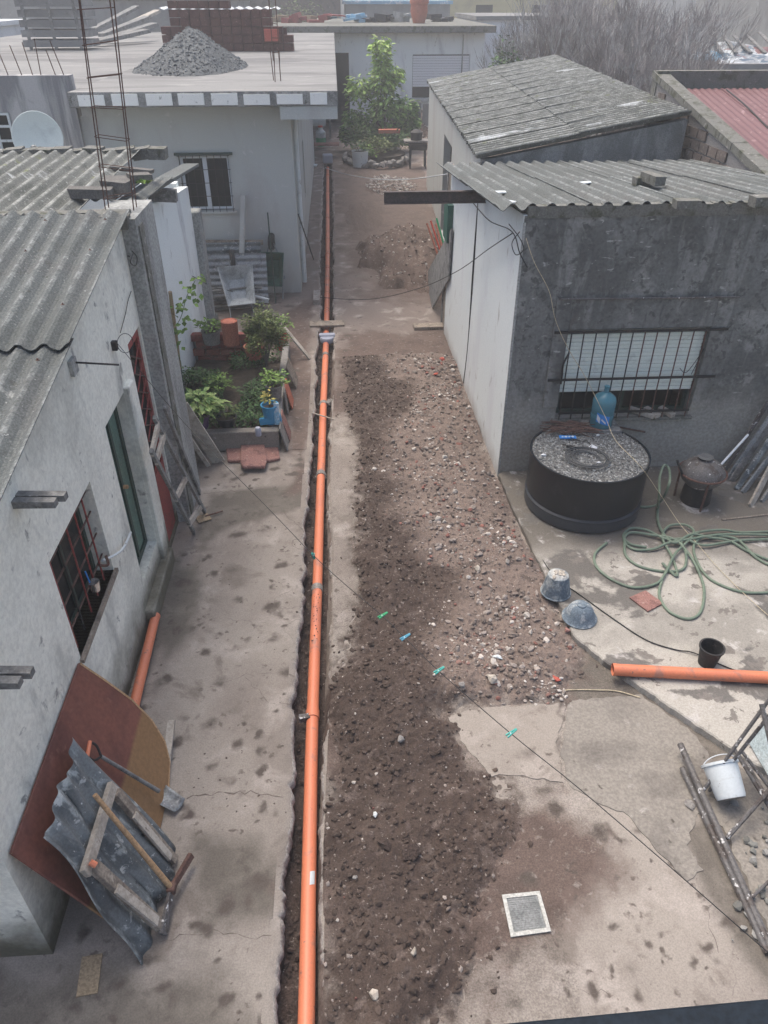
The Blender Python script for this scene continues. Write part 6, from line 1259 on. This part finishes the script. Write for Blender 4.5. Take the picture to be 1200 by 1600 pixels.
wire([PY(800, 365, 8.1), PY(765, 388, 9.3), PY(712, 425, 11.5), PY(650, 452, 13), PY(570, 468, 14.5), PY(470, 462, 15.6)], .006, m_blk, 'yard_wire', 'thin dark wire sagging from the right roof corner to the grey house corner')
wire([PY(508, 262, 29), PY(540, 272, 27.5), PY(590, 280, 25), PY(640, 280, 22), PY(700, 272, 18), PY(740, 265, 14)], .012, m_alu, 'slack_line', 'slack pale line crossing the far yard in front of the planter')
wire([PX(200, 400, -2.0), PY(240, 412, 10.2), PY(297, 430, 12.5), PY(340, 450, 14.2), PY(420, 466, 15.2)], .007, m_blk, 'yard_wire', 'thin dark wire running from the pillar past the white wall')
wire([PX(206, 392, -1.92), PX(214, 402, -1.9), PX(212, 415, -1.9), PX(204, 410, -1.9), PX(208, 396, -1.9)], .005, m_blk, 'wire_knot', 'small wire knot tied high on the pillar side')
wire([PX(205, 455, -2.03), PX(200, 470, -2.03), PX(196, 490, -2.03), PX(188, 520, -2.03)], .004, m_blk, 'hanging_wire', 'thin wire dangling on the near wall above the clothesline hook')
wire([PY(889, 552, RY - .07), PY(880, 570, RY - .07), PY(878, 588, RY - .07), PY(876, 600, RY - .07)], .012, m_blk, 'chain', 'short dark chain hanging on the left end of the window bars', 'chain')
wire([PY(1062, 575, RY - .07), PY(1072, 582, RY - .07), PY(1090, 560, RY - .07), PY(1100, 545, RY - .07), PY(1080, 585, RY - .08)], .004, m_blk, 'bent_wire', 'bent wire caught on the right side of the window bars')
# clothesline across the yard, sagging from the hook on the near wall towards the viewer's balcony
def ln_pt(x_, y_, dep): return PD(x_, y_, dep)
LP = [hk + V((.05, 0, .02)), ln_pt(290, 663, 6.35), ln_pt(415, 790, 5.6), ln_pt(490, 868, 5.15), ln_pt(545, 918, 4.9), ln_pt(597, 962, 4.65), ln_pt(632, 996, 4.5), ln_pt(685, 1048, 4.3), ln_pt(798, 1146, 3.95), ln_pt(900, 1228, 3.7), ln_pt(1050, 1357, 3.4), ln_pt(1200, 1488, 3.15), ln_pt(1400, 1660, 2.85)]
wire(LP, .0025, m_blk, 'clothesline', 'thin dark clothesline sagging across the whole yard from the near wall hook', 'clothesline', 5)
pm = None
for k, (i_, mm, lb) in enumerate([(3, m_tealpeg, 'green clothes peg on the line over the orange pipe'), (5, m_greenpeg, 'dark green clothes peg on the line over the dark soil'), (6, m_bluepeg, 'light blue clothes peg on the line next to the dark green one'), (7, m_tealpeg, 'faint teal clothes peg on the line over the pale rubble'), (8, m_tealpeg, 'teal clothes peg on the line over the broken concrete')]):
    p_ = LP[i_]; d_ = V((.75, .45, .15)).normalized() if k != 0 else V((.1, .3, -1)).normalized(); t = T('clothes_peg', lb, 'clothes peg', p_, 'clothes pegs on the line')
    sdv = V((0, 0, 1)).cross(d_).normalized()
    for s_ in (-1, 1): MB().beam(p_ - d_ * .028 + sdv * .008 * s_, p_ + d_ * .042 + sdv * .003 * s_, .006, .011, taper=.8).build('jaw', mm, t)
    MB().tube([p_ - sdv * .009, p_ + sdv * .009], .005, 6).build('spring', m_alu, t)
# notable stones and bricks
for k, (px_, py_, r_, mm, lb) in enumerate([(747, 889, .05, m_woodl, 'pale flat stone in the upper right of the rubble'), (777, 1027, .055, m_white, 'white angular stone on the pale rubble patch'), (770, 1062, .06, m_woodl, 'pale crumbly stone near the bottom of the rubble patch'), (587, 1273, .024, m_white, 'small white stone on the dark soil above the broken clods'), (555, 1372, .024, m_gstone, 'greenish grey stone on the soil beside the pipe label'), (647, 1487, .032, m_woodl, 'pale stone on the soil near the bottom of the picture'), (691, 562, .06, m_brick2, 'red brick lump at the top of the rubble by the white wall'), (681, 585, .05, m_brick2, 'red brick piece just below the topmost brick lump'), (722, 1070, .05, m_gstone, 'pale grey stone at the lower left of the rubble patch'), (640, 1330, .06, m_soil, 'big broken dark clod in the middle of the lower soil'), (600, 1318, .06, m_soil, 'dark earth clod left of the biggest clod'), (585, 1555, .03, m_woodl, 'pale stone on the soil at the very bottom'), (886, 735 + 250, .035, m_rstone, 'reddish stone beside the upturned bowl'), (870, 1062, .04, m_brick2, 'small brick bit near the end of the pale cord'), (626, 1155, .03, m_gstone, 'grey stone on the dark soil left of the broken concrete')]):
    p_ = G(px_, py_, .06); h_ = max(0, float(hsample(p_.x, p_.y)[0])); p_ = G(px_, py_, h_ + .02); tag(MB().stone(p_ + V((0, 0, .005)), r_, flat=.55).build('loose_stone', mm), lb, 'stone')
# drain grate
t = T('drain_cover', 'square drain cover with pale metal rim set in the concrete', 'drain cover', G(822, 1430))
gq = [G(*p_, .012) for p_ in ((784, 1399), (843, 1393), (861, 1456), (798, 1465))]; gc_ = sum(gq, V((0, 0, 0))) / 4
for i in range(4):
    a_, b_ = gq[i], gq[(i + 1) % 4]; MB().prism([a_, b_, b_.lerp(gc_, .19), a_.lerp(gc_, .19)], (0, 0, .010)).build('frame_side', m_gratef, t)
MB().prism([p_.lerp(gc_, .20) for p_ in gq], (0, 0, .003)).build('cover_plate', m_grate, t)
e0, e1 = (gq[1] - gq[0]) * .8, (gq[3] - gq[0]) * .8; o0 = gq[0].lerp(gc_, .20) + V((0, 0, .004)); mb = MB()
for k in range(1, 16): mb.beam(o0 + e0 * k / 16 + e1 * .02, o0 + e0 * k / 16 + e1 * .98, .003, .004); mb.beam(o0 + e1 * k / 16 + e0 * .02, o0 + e1 * k / 16 + e0 * .98, .003, .004)
mb.build('mesh_wires', m_grate, t)
# dirty metal frame with bucket at right bottom
t = T('scaffold_frame', 'dirty paint splashed metal scaffold frame lying at the right edge', 'scaffold frame', G(1130, 1330))
def rod(a, b, r=.021, m=m_steel, nm='tube'): return MB().tube([a, b], r, 8).build(nm, m, t, smooth=True)
f0, f1 = G(1063, 1163, .10), G(1212, 1500, .03); rod(f0, f1, .027); f2, f3 = G(1066, 1200, .04), G(1200, 1490, .03); rod(f2, f3, .024)
g0, g1_ = G(1094, 1242, .05), PD(1215, 1075, 5.5); rod(g0, g1_, .014); rod(G(1108, 1236, .05), PD(1228, 1085, 5.5), .014)
h0_, h1_ = PD(1146, 1168, 5.9), G(1225, 1300, .05); rod(h0_, h1_, .016); rod(PD(1160, 1175, 5.85), G(1240, 1280, .05), .014)
rod(G(1135, 1310, .05), G(1215, 1220, .25), .018); rod(PD(1190, 1100, 5.5), G(1260, 1400, .05), .02); rod(G(1165, 1190, KZ + .05), G(1200, 1250, KZ + .1), .016); rod(G(1175, 1402, .05), G(1230, 1350, .1), .012)
t2 = T('pale_blue_panel', 'pale blue white sheet panel standing behind the metal frame', 'panel', G(1200, 1190, .1))
pn = [G(1166, 1168, KZ + .02), G(1230, 1268, KZ + .02), PD(1262, 1190, 5.0), PD(1210, 1085, 5.4)]
pn = [G(1170, 1160, KZ + .02), G(1212, 1232, KZ + .02)]; pn += [pn[1] + V((.28, .1, .55)), pn[0] + V((.28, .1, .55))]
MB().prism(pn, (.012, 0, .01)).build('sheet', mat('pale_blue_sheet', (.36, .43, .45), [('n', 4, .5, .7, (.5, .55, .57))], rough=.6), t2)
# white bucket tipped
c = G(1150, 1268, .02); t = T('white_bucket', 'white plastic bucket lying tipped inside the metal frame', 'bucket', c)
ax = (G(1120, 1190, .25) - G(1140, 1250, .12)).normalized(); Rm = ax.to_track_quat('Z', 'Y').to_matrix(); bc = G(1143, 1248, .12)
MB().lathe(bc, [(.0, 0), (.105, .0), (.112, .02), (.13, .25), (.142, .25), (.142, .27), (.125, .27), (.11, .03), (0, .012)], 30, Rm).build('bucket_body', m_white, t, smooth=True)
MB().lathe(bc, [(0, -.004), (.1, -.004), (.104, .0)], 24, Rm).build('muddy_base', m_gstone, t)
hd = [bc + Rm @ V((.14 * math.cos(a), .05 * 0 + .14 * math.sin(a) * .5, .26 + .06 * math.sin(a))) for a in np.linspace(0, 3.14, 14)]; MB().tube(hd, .004, 5).build('handle', m_alu, t)
tag(MB().stone(G(1078, 1256, .02), .06, flat=.3).build('round_cobble', m_gstone), 'round pale stone at the left of the metal frame', 'stone')
# balcony rail close to the camera, bottom right
a_, b_ = PD(860, 1612, 1.9), PD(1260, 1582, 1.75); tag(MB().beam(a_ + V((-.3, -.02, -.005)), b_ + V((.3, 0, 0)), .07, .05).build('balcony_rail', m_railp, bevel=.006), 'dark blue black balcony rail edge at the bottom right corner', 'rail')

# ============================================================ HAZE
hz = MB().bb(-90, 90, -8, 150, -1.4, 7.5).build('haze', bpy.data.materials.new('haze_air')); stuff(hz); hz['label'] = 'thin pale mist over the yard and roofs'; hz['category'] = 'haze'
hm = hz.data.materials[0]; hm.use_nodes = True; n_ = hm.node_tree.nodes; n_.remove(n_['Principled BSDF'])
pv = n_.new('ShaderNodeVolumePrincipled'); pv.inputs['Density'].default_value = .0036; pv.inputs['Color'].default_value = (.97, .985, 1, 1); pv.inputs['Anisotropy'].default_value = .2
hm.node_tree.links.new(pv.outputs[0], n_['Material Output'].inputs['Volume'])
